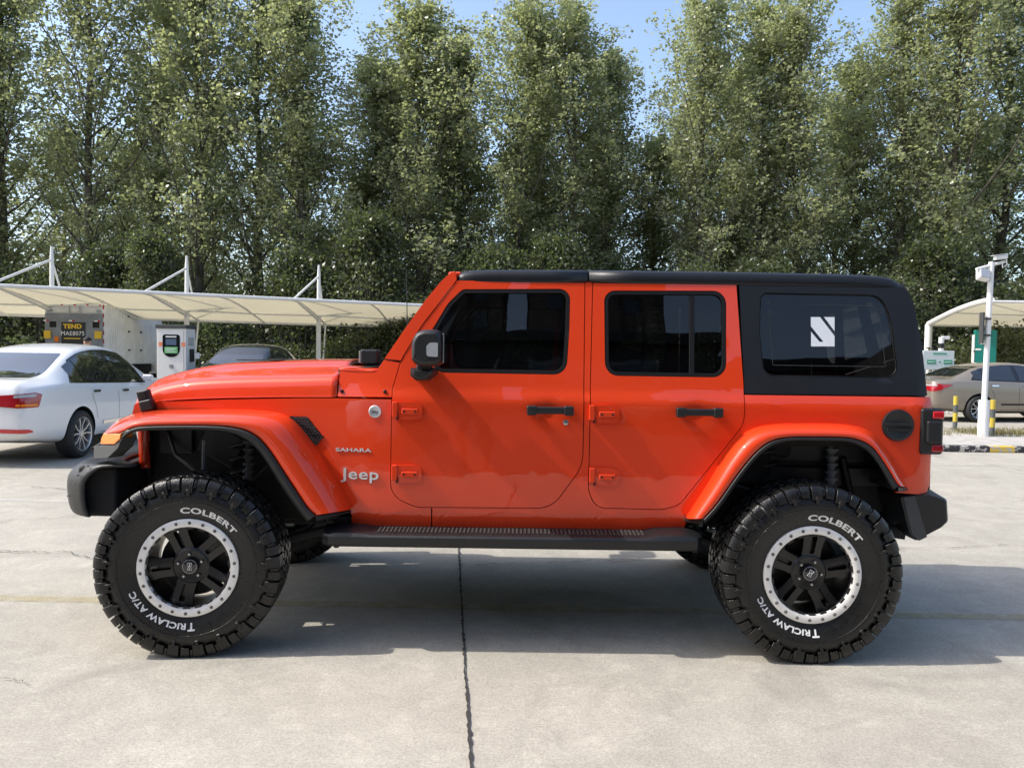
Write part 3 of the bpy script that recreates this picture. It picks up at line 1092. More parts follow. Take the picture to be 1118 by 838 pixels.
def flare(A, Cc, Cb, D, sg, ylip, front):
    n = len(A)

    def row(px, y):
        out = []
        for i, (a, b) in enumerate(px):
            yy = y[i] if isinstance(y, list) else y
            p = at(a, b, -yy)
            out.append((p[0], sg * yy, p[2]))
        return out
    yl = [ylip] * n
    if front:
        yl[0], yl[1], yl[2] = ylip - .10, ylip - .045, ylip - .012
        ya = [min(max(.66, S0(at(a, b, -.75)[0], at(a, b, -.75)[2]) - .006), yl[i] - .03) for i, (a, b) in enumerate(A)]
    else:
        ya = [S0(at(a, b, -.79)[0], at(a, b, -.79)[2]) - .006 for a, b in A]
    B = [(A[i][0] + .30 * (Cc[i][0] - A[i][0]), A[i][1] + .30 * (Cc[i][1] - A[i][1])) for i in range(n)]
    B2 = [(A[i][0] + .62 * (Cc[i][0] - A[i][0]), A[i][1] + .62 * (Cc[i][1] - A[i][1])) for i in range(n)]
    yb = [ya[i] + .80 * (yl[i] - ya[i]) for i in range(n)]
    yb2 = [ya[i] + .96 * (yl[i] - ya[i]) for i in range(n)]
    rows = [row(A, ya), row(B, yb), row(B2, yb2), row(Cc, yl), row(Cc, [v - .03 for v in yl])]
    o = ribbon('fender_flare', rows, M['orange'], jeep, subsurf=1, n=40)
    # closed foot of the flare
    yd = [v - .002 for v in yl]
    ye = [v - .012 for v in yl]
    yi = [max(.56, min(v - .25, .66)) for v in yl]
    mid = [((Cb[i][0] + D[i][0]) / 2, (Cb[i][1] + D[i][1]) / 2) for i in range(n)]
    rows = [row(Cb, [v - .03 for v in yd]), row(Cb, [v - .002 for v in yd]), row(mid, [v + .004 for v in yd]), row(D, ye), row(D, [v - .02 for v in ye]), row([(d[0], d[1] - 1.5) for d in D], yi)]
    ribbon('flare_trim', rows, M['black_plastic'], o, subsurf=1, n=40)
    for idx, (ll, m_, nm) in (((-1, (A, Cc, ya, yl), 'foot'),) if front else ((0, (A, Cc, ya, yl), 'foot'), (-1, (A, Cc, ya, yl), 'foot'))) and \
            [((-1 if front else k), ((A, Cc), M['black_plastic'], 'flare_foot')) for k in ((-1,) if front else (0, -1))]:
        a, c, d = A[idx], Cc[idx], D[idx]
        pa, pc, pd = at(*a, -ya[idx]), at(*c, -yl[idx]), at(*d, -ye[idx])
        bm = bmesh.new()
        top = [(pa[0], sg * ya[idx], pa[2] - .004), (pc[0], sg * (yl[idx] - .004), pc[2] - .004), (pc[0], sg * .62, pc[2] - .004), (pa[0], sg * .62, pa[2] - .004)]
        bot = [(p[0], p[1], p[2] - (.012 if k in (0, 3) else .028)) for k, p in enumerate(top)]
        v1 = [bm.verts.new(p) for p in top]
        v2 = [bm.verts.new(p) for p in bot]
        bm.faces.new(v1)
        bm.faces.new(list(reversed(v2)))
        for k in range(4):
            bm.faces.new((v1[k], v1[(k + 1) % 4], v2[(k + 1) % 4], v2[k]))
        done('flare_foot', bm, M['black_plastic'], o, bevel=.004)
    return o


for sg in (-1, 1):
    ff = flare(FA, FC, FCb, FD_, sg, .945, True)
    flare(RA, RC, RC, RDd, sg, .940, False)
    # marker lamp in the flare's nose and the grey plastic under it
    bm = bmesh.new()
    LP = [((113, 472), .80), ((124, 472.2), .88), ((131.6, 473), .925), ((131, 479), .93), ((124.5, 485.4), .895), ((109, 485.2), .80), ((110.5, 478), .79)]
    outer = [bm.verts.new((at(p[0], p[1], -y)[0], sg * (y + .002), at(p[0], p[1], -y)[2])) for p, y in LP]
    inner = [bm.verts.new((v.co.x + .03, v.co.y - sg * .07, v.co.z)) for v in outer]
    bm.faces.new(outer)
    bm.faces.new(inner)
    for k in range(len(outer)):
        bm.faces.new((outer[k], outer[(k + 1) % len(outer)], inner[(k + 1) % len(outer)], inner[k]))
    done('side_marker_lamp', bm, M['amber'], jeep, bevel=.008, seg=3)
    bm = bmesh.new()
    GP = [((109, 486), .80), ((124.6, 486.2), .895), ((131, 480.5), .93), ((133.5, 478), .935), ((129, 489), .92), ((117.5, 500), .87), ((102.3, 501), .78), ((102.3, 487.2), .76)]
    outer = [bm.verts.new((at(p[0], p[1], -y)[0], sg * (y + .001), at(p[0], p[1], -y)[2])) for p, y in GP]
    inner = [bm.verts.new((v.co.x + .03, v.co.y - sg * .09, v.co.z)) for v in outer]
    bm.faces.new(outer)
    bm.faces.new(inner)
    for k in range(len(outer)):
        bm.faces.new((outer[k], outer[(k + 1) % len(outer)], inner[(k + 1) % len(outer)], inner[k]))
    done('flare_extension', bm, M['grey_plastic'], jeep, bevel=.006)
    # fender vent
    vo = [onbody(*p) for p in fillet([(312.5, 452.2, 3), (336.5, 452.4, 5), (352.5, 472.5, 4), (353.4, 476, 3), (345.6, 486.4, 2)])]
    v_ = panel('fender_vent', vo, M['black_plastic'], jeep, S0, holes=[inset(vo, .012)], thick=.02, bev=.003, sgn=sg, off=.008, step=.03)
    panel('vent_back', inset(vo, .010), M['gap'], v_, S0, thick=0, bev=0, sgn=sg, off=.001, step=.03)
    bm = bmesh.new()
    vin = inset(vo, .013)
    xs, zs = [p[0] for p in vin], [p[1] for p in vin]
    def inside(x, z):
        c = False
        for i in range(len(vin)):
            (x0, z0), (x1, z1) = vin[i - 1], vin[i]
            if (z0 > z) != (z1 > z) and x < (x1 - x0) * (z - z0) / (z1 - z0) + x0:
                c = not c
        return c
    hs = .0155
    for r_ in range(int((max(zs) - min(zs)) / hs) + 1):
        for c_ in range(int((max(xs) - min(xs)) / hs) + 2):
            x = min(xs) + c_ * hs + (r_ % 2) * hs / 2
            z = min(zs) + r_ * hs
            if inside(x, z):
                yy = sg * (S0(x, z) + .006)
                tube(bm, [(x - .006, yy, z - .0045), (x, yy, z + .0045), (x + .006, yy, z - .0045)], .0022, 4)
    done('vent_mesh', bm, M['mesh'], v_)

# badges on the near and far fender
for sg in (-1, 1):
    o_ = 1 if sg < 0 else -1
    def spot(px, py):
        x, z = onbody(px, py)
        return x, z, S0(x, z)
    x0, z0, y0 = spot(372.3, 523.2)
    x1, z1, y1 = spot(414, 523.2)
    if sg < 0:
        flat_text('badge', 'Jeep', M['badge'], jeep, (x0, -y0 - .001, z0 - .012), (x1 - x0, -(y1 - y0), 0), (0, 0, 1), x1 - x0, .072, bold=.012, depth=.006)
    else:
        flat_text('badge', 'Jeep', M['badge'], jeep, (x1, y1 + .001, z1 - .012), (x0 - x1, (y0 - y1), 0), (0, 0, 1), x1 - x0, .074, bold=.035, depth=.006)
    x0, z0, y0 = spot(366.8, 492.2)
    x1, z1, y1 = spot(406, 492.2)
    if sg < 0:
        flat_text('badge', 'SAHARA', M['badge'], jeep, (x0, -y0 - .001, z0), (x1 - x0, -(y1 - y0), 0), (0, 0, 1), x1 - x0, .018, bold=.02, depth=.004)
    else:
        flat_text('badge', 'SAHARA', M['badge'], jeep, (x1, y1 + .001, z1), (x0 - x1, (y0 - y1), 0), (0, 0, 1), x1 - x0, .018, bold=.02, depth=.004)
    x0, z0, y0 = spot(409.4, 449)
    bm = bmesh.new()
    lathe_y(bm, [(0, -.005), (.024, -.005), (.028, -.006), (.031, -.004), (.032, .004)], 28, x0, 0, z0)
    for v in bm.verts:
        v.co.y = sg * (y0 - v.co.y)
    b_ = done('round_badge', bm, M['badge'], jeep)
    flat_text('badge_script', 'Jeep', M['black_plastic'], b_, (x0 - o_ * .017, sg * (y0 + .0055), z0 - .012), (o_, 0, 0), (0, 0, 1), .034, .020, bold=.01, depth=.001)

# running boards
for sg in (-1, 1):
    prof = [(.735, .600), (.80, .600), (.885, .594), (.915, .586), (.925, .575), (.922, .540), (.910, .526), (.86, .518), (.735, .520)]
    def sec(x, k, dz=0.0, cut=0.0):
        return [(x, sg * (.735 + (a - .735) * k), max(b + (dz if b > .58 else 0), .518) - (cut if b > .58 else 0)) for a, b in prof]
    st = [sec(.615, .25), sec(.63, .80), sec(.665, .97), sec(.70, 1, .010), sec(.82, 1, .006), sec(.875, 1, 0), sec(2.22, 1, 0), sec(2.27, 1, .012), sec(2.42, 1, .016), sec(2.465, .97, .004), sec(2.495, .75), sec(2.505, .3)]
    rb = loft('running_board', st, M['black_plastic'], jeep, subsurf=0, cap=True, sharp=25)
    b = rb.modifiers.new('bevel', 'BEVEL')
    b.width = .006
    b.segments = 2
    b.limit_method = 'ANGLE'
    b.angle_limit = R(25)
    b.harden_normals = True
    bm = bmesh.new()
    for k in range(66):
        x = .90 + k * .0200
        y0, y1 = sorted((sg * (.80 + .004 * (k % 2)), sg * .888))
        vs4 = bx(bm, x, x + .0085, y0, y1, .594, .6035)
        for v in vs4:
            if v.co.z > .6:
                v.co.z -= .006 * (abs(v.co.y) - .80) / .09
    done('step_tread', bm, M['dusty'], rb)
    bm = bmesh.new()
    for x in (.95, 1.55, 2.15):
        bx(bm, x - .03, x + .03, *sorted((sg * .40, sg * .80)), .50, .525)
    done('step_bracket', bm, M['underbody'], rb)

# mirrors
for sg in (-1, 1):
    prof = [(1.075, 1.44), (1.072, 1.53), (1.095, 1.572), (1.135, 1.588), (1.205, 1.585), (1.222, 1.57), (1.226, 1.43), (1.212, 1.412), (1.13, 1.406), (1.095, 1.412)]
    cxm, czm = 1.15, 1.50
    secs = []
    for y, k in ((.852, .80), (.862, .96), (.90, 1.0), (.99, 1.0), (1.03, .97), (1.05, .86), (1.054, .70)):
        secs.append([(cxm + (a - cxm) * k, sg * y, czm + (b - czm) * k) for a, b in prof + [prof[0]]])
    mh = loft('mirror', secs, M['black_plastic'], jeep, subsurf=1, cap=False)
    for k in (0, -1):
        bm = bmesh.new()
        bm.faces.new([bm.verts.new(p) for p in secs[k][:-1]])
        done('mirror_cover', bm, M['black_plastic'], mh, smooth=False)
    # front chamfer block with the small lamp
    lo = fillet([(1.152, 1.458, .012), (1.204, 1.456, .004), (1.204, 1.522, .004), (1.166, 1.522, .02), (1.150, 1.505, .01)])
    def flat1(x, z):
        return 1.056
    panel('mirror_lamp_bezel', inset(lo, -.012), M['black_plastic'], mh, flat1, thick=.02, bev=.004, sgn=sg, off=.002, step=0)
    panel('mirror_lamp', lo, M['clear'], mh, flat1, thick=.01, bev=.003, sgn=sg, off=.005, step=0)
    # glass faces backwards
    bm = bmesh.new()
    bx(bm, 1.222, 1.229, *sorted((sg * .875, sg * 1.03)), 1.43, 1.565)
    done('mirror_glass', bm, M['chrome'], mh, bevel=.002)
    foot = [[(1.115 + (a) * k, sg * y, 1.372 + b * k) for a, b in ((-.062, .028), (.062, .03), (.066, .0), (.03, -.032), (-.03, -.036), (-.062, -.01), (-.062, .028))]
            for y, k in ((.775, 1.0), (.83, 1.0), (.90, .95), (.955, .8), (.965, .5))]
    fm_ = loft('mirror_foot', [f_[:-1] + [f_[0]] for f_ in foot], M['black_plastic'], mh, subsurf=0, cap=False, sharp=60)
    for k in (0, -1):
        bm = bmesh.new()
        bm.faces.new([bm.verts.new(p) for p in foot[k][:-1]])
        done('mirror_foot_end', bm, M['black_plastic'], mh, smooth=False)
    bm = bmesh.new()
    bx(bm, 1.09, 1.16, *sorted((sg * .86, sg * .95)), 1.37, 1.42)
    done('mirror_neck', bm, M['black_plastic'], mh, bevel=.01)

# tail lamps, fuel cap
for sg in (-1, 1):
    bm = bmesh.new()
    bx(bm, 3.588, 3.702, *sorted((sg * .650, sg * .812)), 1.002, 1.232)
    tl = done('tail_lamp', bm, M['black_plastic'], jeep, bevel=.015, seg=4)
    bm = bmesh.new()
    bx(bm, 3.612, 3.690, *sorted((sg * .80, sg * .826)), 1.058, 1.172)
    done('lamp_guard', bm, M['black_plastic'], tl, bevel=.012, seg=3)
    for z0, z1, mm in ((1.178, 1.222, M['redlight']), (1.012, 1.055, M['red'])):
        bm = bmesh.new()
        bx(bm, 3.640, 3.704, *sorted((sg * .664, sg * .816)), z0, z1)
        done('lamp_lens', bm, mm, tl, bevel=.012, seg=3)
fx, fz = onbody(980, 464)
bm = bmesh.new()
fy = -S0(fx, fz)
lathe_y(bm, [(0, -.010), (.060, -.010), (.066, -.014), (.077, -.012), (.080, 0), (.080, .02)], 44, fx, fy, fz)
fc = done('fuel_cap', bm, M['black_plastic'], jeep)
bm = bmesh.new()
bx(bm, fx - .066, fx + .066, fy - .021, fy - .008, fz - .002, fz + .012)
bx(bm, fx - .058, fx + .058, fy - .015, fy - .008, fz - .030, fz - .012)
done('cap_bar', bm, M['black_plastic'], fc, bevel=.004)

# bumpers
secs = []
for y in (-.85, -.80, -.74, -.62, -.45, 0, .45, .62, .74, .80, .85):
    xf = float(np.interp(abs(y), [0, .45, .62, .74, .80, .85], [-.80, -.80, -.770, -.712, -.640, -.562]))
    t = abs(y) > .79
    secs.append([(xf + .30, y, .905), (xf + .11, y, .902), (xf + .075, y, .892), (xf + .012, y, .838), (xf, y, .80), (xf + .002, y, .72), (xf + .014, y, .66), (xf + .03, y, .640), (xf + (.10 if abs(y) < .6 else .033), y, .638)])
fb = loft('front_bumper', secs, M['black_plastic'], jeep, subsurf=1, thick=-.012)
bm = bmesh.new()
bx(bm, -.62, -.42, -.80, .80, .632, .886)  # beam widened and blackened to stand in for shade inside the hollow bumper
done('bumper_shade_beam', bm, M['dark'], fb, bevel=.02)
for s in (-1, 1):
    bm = bmesh.new()
    tube(bm, [(-.60, s * .50, .83), (-.70, s * .50, .94), (-.62, s * .50, .985), (-.54, s * .50, .92)], .013, 10)
    done('tow_hook', bm, M['black_plastic'], fb)
for (px_, py_, r_) in ((78, 540, .006), (88, 518, .006), (99, 508, .005), (84, 527, .004)):
    p = at(px_, py_, -.80)
    bm = bmesh.new()
    lathe_y(bm, [(0, -.012), (r_, -.012), (r_, 0)], 8, p[0], -.82, p[2])
    done('bumper_bolt', bm, M['steel'], fb)

rbp = [(3.500, .792, .01), (3.655, .808, .012), (3.745, .780, .025), (3.755, .665, .025), (3.722, .632, .025), (3.590, .560, .02), (3.555, .60, .02)]
o_ = fillet(rbp, 4)
secs = []
for y, k in ((-.80, .93), (-.785, .985), (-.70, 1.06), (-.5, 1.28), (0, 1.42), (.5, 1.28), (.70, 1.06), (.785, .985), (.80, .93)):
    secs.append([(3.50 + (a - 3.50) * k, y, .69 + (b - .69) * (k if k < 1 else 1)) for a, b in o_ + [o_[0]]])
rb = loft('rear_bumper', secs, M['black_plastic'], jeep, subsurf=0, sharp=30)
for k in (0, -1):
    bm = bmesh.new()
    bm.faces.new([bm.verts.new(p) for p in secs[k][:-1]])
    done('bumper_cap', bm, M['black_plastic'], rb, smooth=False)
for sg in (-1, 1):
    def flat2(x, z):
        return .802
    panel('bumper_end_panel', [(3.512, .786), (3.572, .794), (3.640, .588), (3.598, .568), (3.562, .60)], M['grey_plastic'], rb, flat2, thick=.01, bev=.004, sgn=sg, off=.002, step=0)
bm = bmesh.new()
tube(bm, [(3.25, -.46, .60), (3.45, -.60, .585), (3.60, -.66, .575)], [.035, .035, .035], 14)
done('exhaust_tip', bm, M['underbody'], jeep)

# underbody
bm = bmesh.new()
for s in (-1, 1):
    bx(bm, -.50, 3.60, s * .43 - .035, s * .43 + .035, .56, .68)
    bx(bm, -.42, .72, s * .46 - .02, s * .46 + .02, .66, 1.14)            # inner wings
    bx(bm, 2.50, 3.62, s * .52 - .02, s * .52 + .02, .66, 1.05)
bx(bm, -.42, .74, -.60, .60, 1.14, 1.17)
bx(bm, .60, 2.52, -.735, .735, .615, .64)
bx(bm, 2.48, 3.62, -.735, .735, 1.05, 1.075)
for s in (-1, 1):
    bx(bm, .64, .68, *sorted((s * .30, s * .745)), .62, 1.20)              # bulkheads behind and before the wheels
    bx(bm, 2.48, 2.52, *sorted((s * .30, s * .735)), .62, 1.05)
    bx(bm, 3.56, 3.60, *sorted((s * .30, s * .73)), .60, 1.05)
for s in (-1, 1):
    bx(bm, .645, .675, *sorted((s * .40, s * .72)), .47, .625)
    bx(bm, 2.485, 2.515, *sorted((s * .40, s * .73)), .47, .625)
bx(bm, -.30, .50, -.30, .30, .50, 1.12)                                      # engine
bx(bm, .50, 1.3, -.17, .17, .42, .62)                                        # gearbox
bx(bm, 1.4, 2.3, -.38, .05, .42, .60)                                        # tank
done('underbody', bm, M['underbody'], jeep, bevel=.008)
for x in (0.0, 3.008):
    bm = bmesh.new()
    tube(bm, [(x, -.76, .43), (x, .76, .43)], .042, 14)
    lathe_y(bm, [(0, -.10), (.08, -.09), (.125, -.04), (.13, .04), (.08, .10), (0, .11)], 20, x, -.18, .43)
    tube(bm, [(x + .02, -.62, .40), (x + (.78 if x < 1 else -.75), -.44, .56)], .025, 10)
    tube(bm, [(x + .02, .62, .40), (x + (.78 if x < 1 else -.75), .44, .56)], .025, 10)
    if x < 1:
        tube(bm, [(-.14, -.70, .44), (-.14, .70, .44)], .018, 10)
        tube(bm, [(-.16, .55, .40), (-.16, -.35, .60)], .018, 10)
    done('axle', bm, M['underbody'], jeep)
    for s in (-1, 1):
        dx = .12 if x < 1 else -.10
        bm = bmesh.new()
        pts = [(x + dx + .055 * math.cos(t), s * .55 + .055 * math.sin(t), .50 + .50 * t / (14 * math.pi)) for t in np.linspace(0, 14 * math.pi, 150)]
        tube(bm, pts, .0085, 6)
        done('coil_spring', bm, M['grey_plastic'], jeep)
        bm = bmesh.new()
        xx = x + (.18 if x < 1 else .22)
        tube(bm, [(xx, s * .64, .42), (xx, s * .62, .76), (xx, s * .62, .762), (xx, s * .60, 1.10)], [.034, .034, .020, .020], 12)
        for q in range(7):
            tube(bm, [(xx, s * .613, .80 + q * .038), (xx, s * .613, .815 + q * .038)], .031, 12)
        done('shock_absorber', bm, M['truck_grey'] if x > 1 else M['grey_plastic'], jeep)

# arch fittings: liners, links, hoses
liner = mat('arch_liner', (0.030, 0.030, 0.032), 0.5, noise=0.3, nscale=12)
for s in (-1, 1):
    bm = bmesh.new()
    bx(bm, -.12, .10, *sorted((s * .485, s * .500)), .88, 1.05, Matrix.Rotation(R(28), 3, 'Y'))
    bx(bm, -.34, -.16, *sorted((s * .485, s * .510)), .92, 1.08)
    done('arch_plate', bm, liner, jeep, bevel=.01)
    bm = bmesh.new()
    tube(bm, [(-.30, s * .50, 1.05), (-.22, s * .58, .92), (-.05, s * .62, .80), (.02, s * .64, .55)], .010, 8)
    done('brake_hose', bm, M['black_plastic'], jeep)
    bm = bmesh.new()
    tube(bm, [(.34, s * .52, 1.08), (.30, s * .58, .90), (.14, s * .62, .74), (.05, s * .66, .50)], .008, 8)
    done('brake_hose', bm, M['black_plastic'], jeep)
    bm = bmesh.new()
    tube(bm, [(-.06, s * .60, 1.0), (-.05, s * .66, .50)], .012, 8)
    done('anti_roll_link', bm, M['truck_grey'], jeep)
    bm = bmesh.new()
    bx(bm, 2.70, 3.42, *sorted((s * .56, s * .575)), .93, 1.035)
    bx(bm, 2.62, 3.55, *sorted((s * .55, s * .57)), .80, .90)
    done('arch_plate', bm, liner, jeep, bevel=.012)
    bm = bmesh.new()
    tube(bm, [(2.62, s * .60, .84), (2.80, s * .60, .78), (2.95, s * .62, .70), (3.0, s * .66, .52)], .012, 8)
    done('brake_hose', bm, M['black_plastic'], jeep)
    bm = bmesh.new()
    tube(bm, [(3.30, s * .58, .95), (3.34, s * .60, .75), (3.42, s * .58, .62)], .020, 8)
    done('filler_hose', bm, M['black_plastic'], jeep)

# cabin
bm = bmesh.new()
bx(bm, .95, 1.30, -.68, .68, 1.0, 1.33)
done('dashboard', bm, M['interior'], jeep, bevel=.03)
for x0 in (1.62, 2.50):
    for s in (-1, 1):
        bm = bmesh.new()
        bx(bm, x0 - .10, x0 + .42, s * .36 - .24, s * .36 + .24, .80, 1.0)
        bx(bm, x0 + .36, x0 + .52, s * .36 - .24, s * .36 + .24, .95, 1.52, Matrix.Rotation(R(12), 3, 'Y'), (x0 + .44, s * .36, .95))
        bx(bm, x0 + .50, x0 + .60, s * .36 - .13, s * .36 + .13, 1.55, 1.72)
        done('seat', bm, M['interior'], jeep, bevel=.04, seg=3)
bm = bmesh.new()
for k in range(24):
    pass
pts = [(1.42 + .06 * math.sin(a), -.36 + .19 * math.cos(a), 1.26 + .18 * math.sin(a)) for a in np.linspace(0, 2 * math.pi, 28)]
tube(bm, pts, .015, 8)
tube(bm, [(1.30, -.36, 1.18), (1.42, -.36, 1.26)], .03, 8)
done('steering_wheel', bm, M['black_plastic'], jeep)
bm = bmesh.new()
for s in (-1, 1):
    tube(bm, [(1.24, s * .60, 1.84), (2.05, s * .61, 1.85), (3.35, s * .60, 1.82), (3.50, s * .62, 1.25)], .035, 10)
    tube(bm, [(2.07, s * .61, 1.85), (2.07, s * .68, 1.2)], .035, 10)
    tube(bm, [(1.23, s * .60, 1.84), (.98, s * .66, 1.35)], .03, 10)
tube(bm, [(2.07, -.61, 1.85), (2.07, .61, 1.85)], .035, 10)
done('roll_bar', bm, M['interior'], jeep)
for s in (-1, 1):
    bm = bmesh.new()
    tube(bm, [(1.06, s * .645, 1.50), (1.09, s * .62, 1.56), (1.15, s * .62, 1.66), (1.17, s * .64, 1.70)], .012, 8)
    done('grab_handle', bm, M['grey_plastic'], jeep)

# aerial on the far cowl, work lamp on the near cowl
ap = at(445.5, 376, .74)
at_ = at(444.5, 293, .74)
bm = bmesh.new()
tube(bm, [(ap[0] - .0, .70, 1.37), (ap[0], .70, 1.40), (ap[0] + .005, .70, 1.43), (at_[0], .70, at_[2])], [.012, .012, .004, .0028], 8)
done('aerial', bm, M['black_plastic'], jeep)
for s in (-1, 1):
    bm = bmesh.new()
    y = s * .66
    bx(bm, .775, .865, y - .05, y + .05, 1.412, 1.488)
    wl = done('work_lamp', bm, M['black_plastic'], jeep, bevel=.010, seg=3)
    bm = bmesh.new()
    bx(bm, .767, .777, y - .040, y + .040, 1.42, 1.48)
    done('lamp_face', bm, M['lamp_glass'], wl, bevel=.003)
    bm = bmesh.new()
    for k in range(5):
        bx(bm, .865, .878, y - .045, y + .045, 1.418 + k * .014, 1.424 + k * .014)
    done('cooling_fins', bm, M['black_plastic'], wl)
    bm = bmesh.new()
    bx(bm, .80, .88, y - .03, y + .03, 1.385, 1.414)
    tube(bm, [(.845, y - .04, 1.40), (.90, y - .04, 1.375)], .012, 8)
    done('lamp_bracket', bm, M['black_plastic'], wl, bevel=.004)


# ------------------------------------------------------------------ wheels
def make_wheel():
    wroot = bpy.data.objects.new('wheel', None)
    COL.objects.link(wroot)
    wroot.parent = jeep
    RO = .436
    half = [(.232, -.118), (.240, -.132), (.262, -.139), (.300, -.150), (.335, -.156), (.352, -.154), (.372, -.146), (.392, -.134), (.406, -.120), (.415, -.10), (.418, -.06), (.420, 0)]
    bm = bmesh.new()
    prof = half + [(r, -y) for r, y in reversed(half[:-1])]
    lathe_y(bm, prof, 96)
    # raised rib rings on the sidewall
    for rr, yy in ((.322, -.156),):
        lathe_y(bm, [(rr - .002, yy + .004), (rr - .001, yy - .0012), (rr + .001, yy - .0012), (rr + .002, yy + .004)], 96)
    N = 42

    def block(t0, t1, sec, skew=0.0):
        """tread block: section (y, r) swept over the angle t0..t1"""
        rings = []
        for t in np.linspace(t0, t1, 3):
            ring = []
            for y, r in sec:
                a = t + skew * y
                ring.append(bm.verts.new((r * math.cos(a), y, r * math.sin(a))))
            rings.append(ring)
        m_ = len(sec)
        for a, b in zip(rings[:-1], rings[1:]):
            for k in range(m_):
                bm.faces.new((a[k], a[(k + 1) % m_], b[(k + 1) % m_], b[k]))
        bm.faces.new(rings[0])
        bm.faces.new(list(reversed(rings[-1])))
    pitch = 2 * math.pi / N
    rnd = random.Random(3)
    for k in range(N):
        a = k * pitch
        for s in (-1, 1):
            o = a + (pitch * .5 if s > 0 else 0)
            if k % 2 == 0:
                block(o, o + pitch * .86, [(s * .160, .366), (s * .1615, .396), (s * .154, .420), (s * .142, .432), (s * .092, RO), (s * .092, .415), (s * .13, .40)])
                block(o + pitch * .22, o + pitch * .50, [(s * .155, .344), (s * .160, .350), (s * .1630, .382), (s * .15, .38)])
            else:
                block(o + pitch * .02, o + pitch * .68, [(s * .1585, .378), (s * .158, .402), (s * .151, .421), (s * .140, .432), (s * .100, RO), (s * .100, .415), (s * .13, .40)])
                block(o + pitch * .74, o + pitch * .96, [(s * .156, .388), (s * .153, .410), (s * .146, .424), (s * .132, .431), (s * .12, .431), (s * .12, .41)])
            # inner tread rows
            o2 = o + pitch * .35
            block(o2, o2 + pitch * .40, [(s * .082, .415), (s * .082, RO), (s * .048, RO + .001), (s * .044, .415)], skew=s * 1.2)
            block(o2 + pitch * .52, o2 + pitch * .90, [(s * .084, .415), (s * .084, RO), (s * .056, RO + .001), (s * .052, .415)], skew=s * 1.2)
            block(o2 + pitch * .1, o2 + pitch * .62, [(s * .038, .415), (s * .038, RO + .001), (s * .006, RO + .002), (s * .006, .415)], skew=-s * 1.6)
    tyre = done('tyre', bm, M['tyre'], wroot, sharp=32)
    bv = tyre.modifiers.new('bevel', 'BEVEL')
    bv.width = .0022
    bv.segments = 1
    bv.limit_method = 'ANGLE'
    bv.angle_limit = R(45)

    def side_y(r):
        return -float(np.interp(r, [p[0] for p in half], [-p[1] for p in half]))

    def arc_text(body, a0, a1, rb, hgt, bold):
        me = text_mesh(body, 1.0, bold, 0.0, 4)
        bm = bmesh.new()
        bm.from_mesh(me)
        bpy.data.meshes.remove(me)
        bmesh.ops.remove_doubles(bm, verts=bm.verts, dist=1e-4)
        xs = [v.co.x for v in bm.verts]
        ys = [v.co.y for v in bm.verts]
        x0, x1, y0, y1 = min(xs), max(xs), min(ys), max(ys)
        # finer mesh so that wide letters bend
        for i in range(1, 60):
            c = x0 + (x1 - x0) * i / 60
            bmesh.ops.bisect_plane(bm, geom=bm.verts[:] + bm.edges[:] + bm.faces[:], dist=1e-6, plane_co=(c, 0, 0), plane_no=(1, 0, 0))
        r = bmesh.ops.extrude_face_region(bm, geom=bm.faces[:])
        top = {g for g in r['geom'] if isinstance(g, bmesh.types.BMVert)}
        for v in bm.verts:
            ang = R(a0) + (R(a1) - R(a0)) * (v.co.x - x0) / (x1 - x0)
            rr = rb + hgt * (v.co.y - y0) / (y1 - y0)
            y = side_y(rr) - (.0022 if v in top else -.002)
            v.co = (rr * math.cos(ang), y, rr * math.sin(ang))
        done('tyre_lettering', bm, M['white_letter'], wroot, smooth=False)
    arc_text('COLBERT', 96.5, 37.5, .264, .030, .03)
    arc_text('T', -83.0, -89.5, .263, .037, .03)
    arc_text('RICLAW AT/C', -91.5, -156.5, .265, .028, .025)

    # rim: deep black barrel, five split spokes, beadlock ring
    bm = bmesh.new()
    lathe_y(bm, [(.226, -.125), (.212, -.112), (.199, -.100), (.196, -.04), (.190, .02), (.198, .09), (.214, .115), (.226, .120), (.226, .09), (.206, .02), (.206, -.08)], 72, closed=True)
    rim = done('rim', bm, M['rim'], wroot, sharp=40)
    bm = bmesh.new()
    lathe_y(bm, [(.196, -.128), (.199, -.1385), (.206, -.1415), (.231, -.1415), (.236, -.138), (.237, -.120), (.196, -.120)], 96, closed=True)
    ring = done('beadlock_ring', bm, M['ring'], wroot, sharp=50)
    rb0 = None
    for k in range(22):
        a = 2 * math.pi * (k + .35) / 22
        if rb0 is None:
            bm = bmesh.new()
            lathe_y(bm, [(0, -.1465), (.0030, -.1465), (.0045, -.145), (.0050, -.1424)], 10)
            lathe_y(bm, [(.0050, -.1424), (.0078, -.1427), (.0082, -.1405)], 12)
            rb0 = done('ring_bolt', bm, M['bolt'], wroot)
            bo = rb0
        else:
            bo = rb0.copy()
            COL.objects.link(bo)
        bo.location = (.2185 * math.cos(a), 0, .2185 * math.sin(a))
    # scalloped inner lip of the ring
    lip0 = box('ring_lip', .186, .1975, -.1365, -.124, -.016, .016, M['rim'], wroot, .003)
    for k in range(22):
        o = lip0 if k == 0 else lip0.copy()
        if k:
            COL.objects.link(o)
        o.rotation_euler = (0, -2 * math.pi * (k + .35) / 22, 0)
    up = [(.030, .030), (.060, .043), (.085, .0455), (.118, .0455), (.150, .048), (.178, .055), (.192, .062), (.203, .072)]
    out = up + [(x, -z) for x, z in reversed(up)]
    slot = fillet([(.092, -.0115, .007), (.182, -.0135, .007), (.182, .0135, .007), (.092, .0115, .007)], 4)
    bm = flat_mesh(out, [slot], .02)
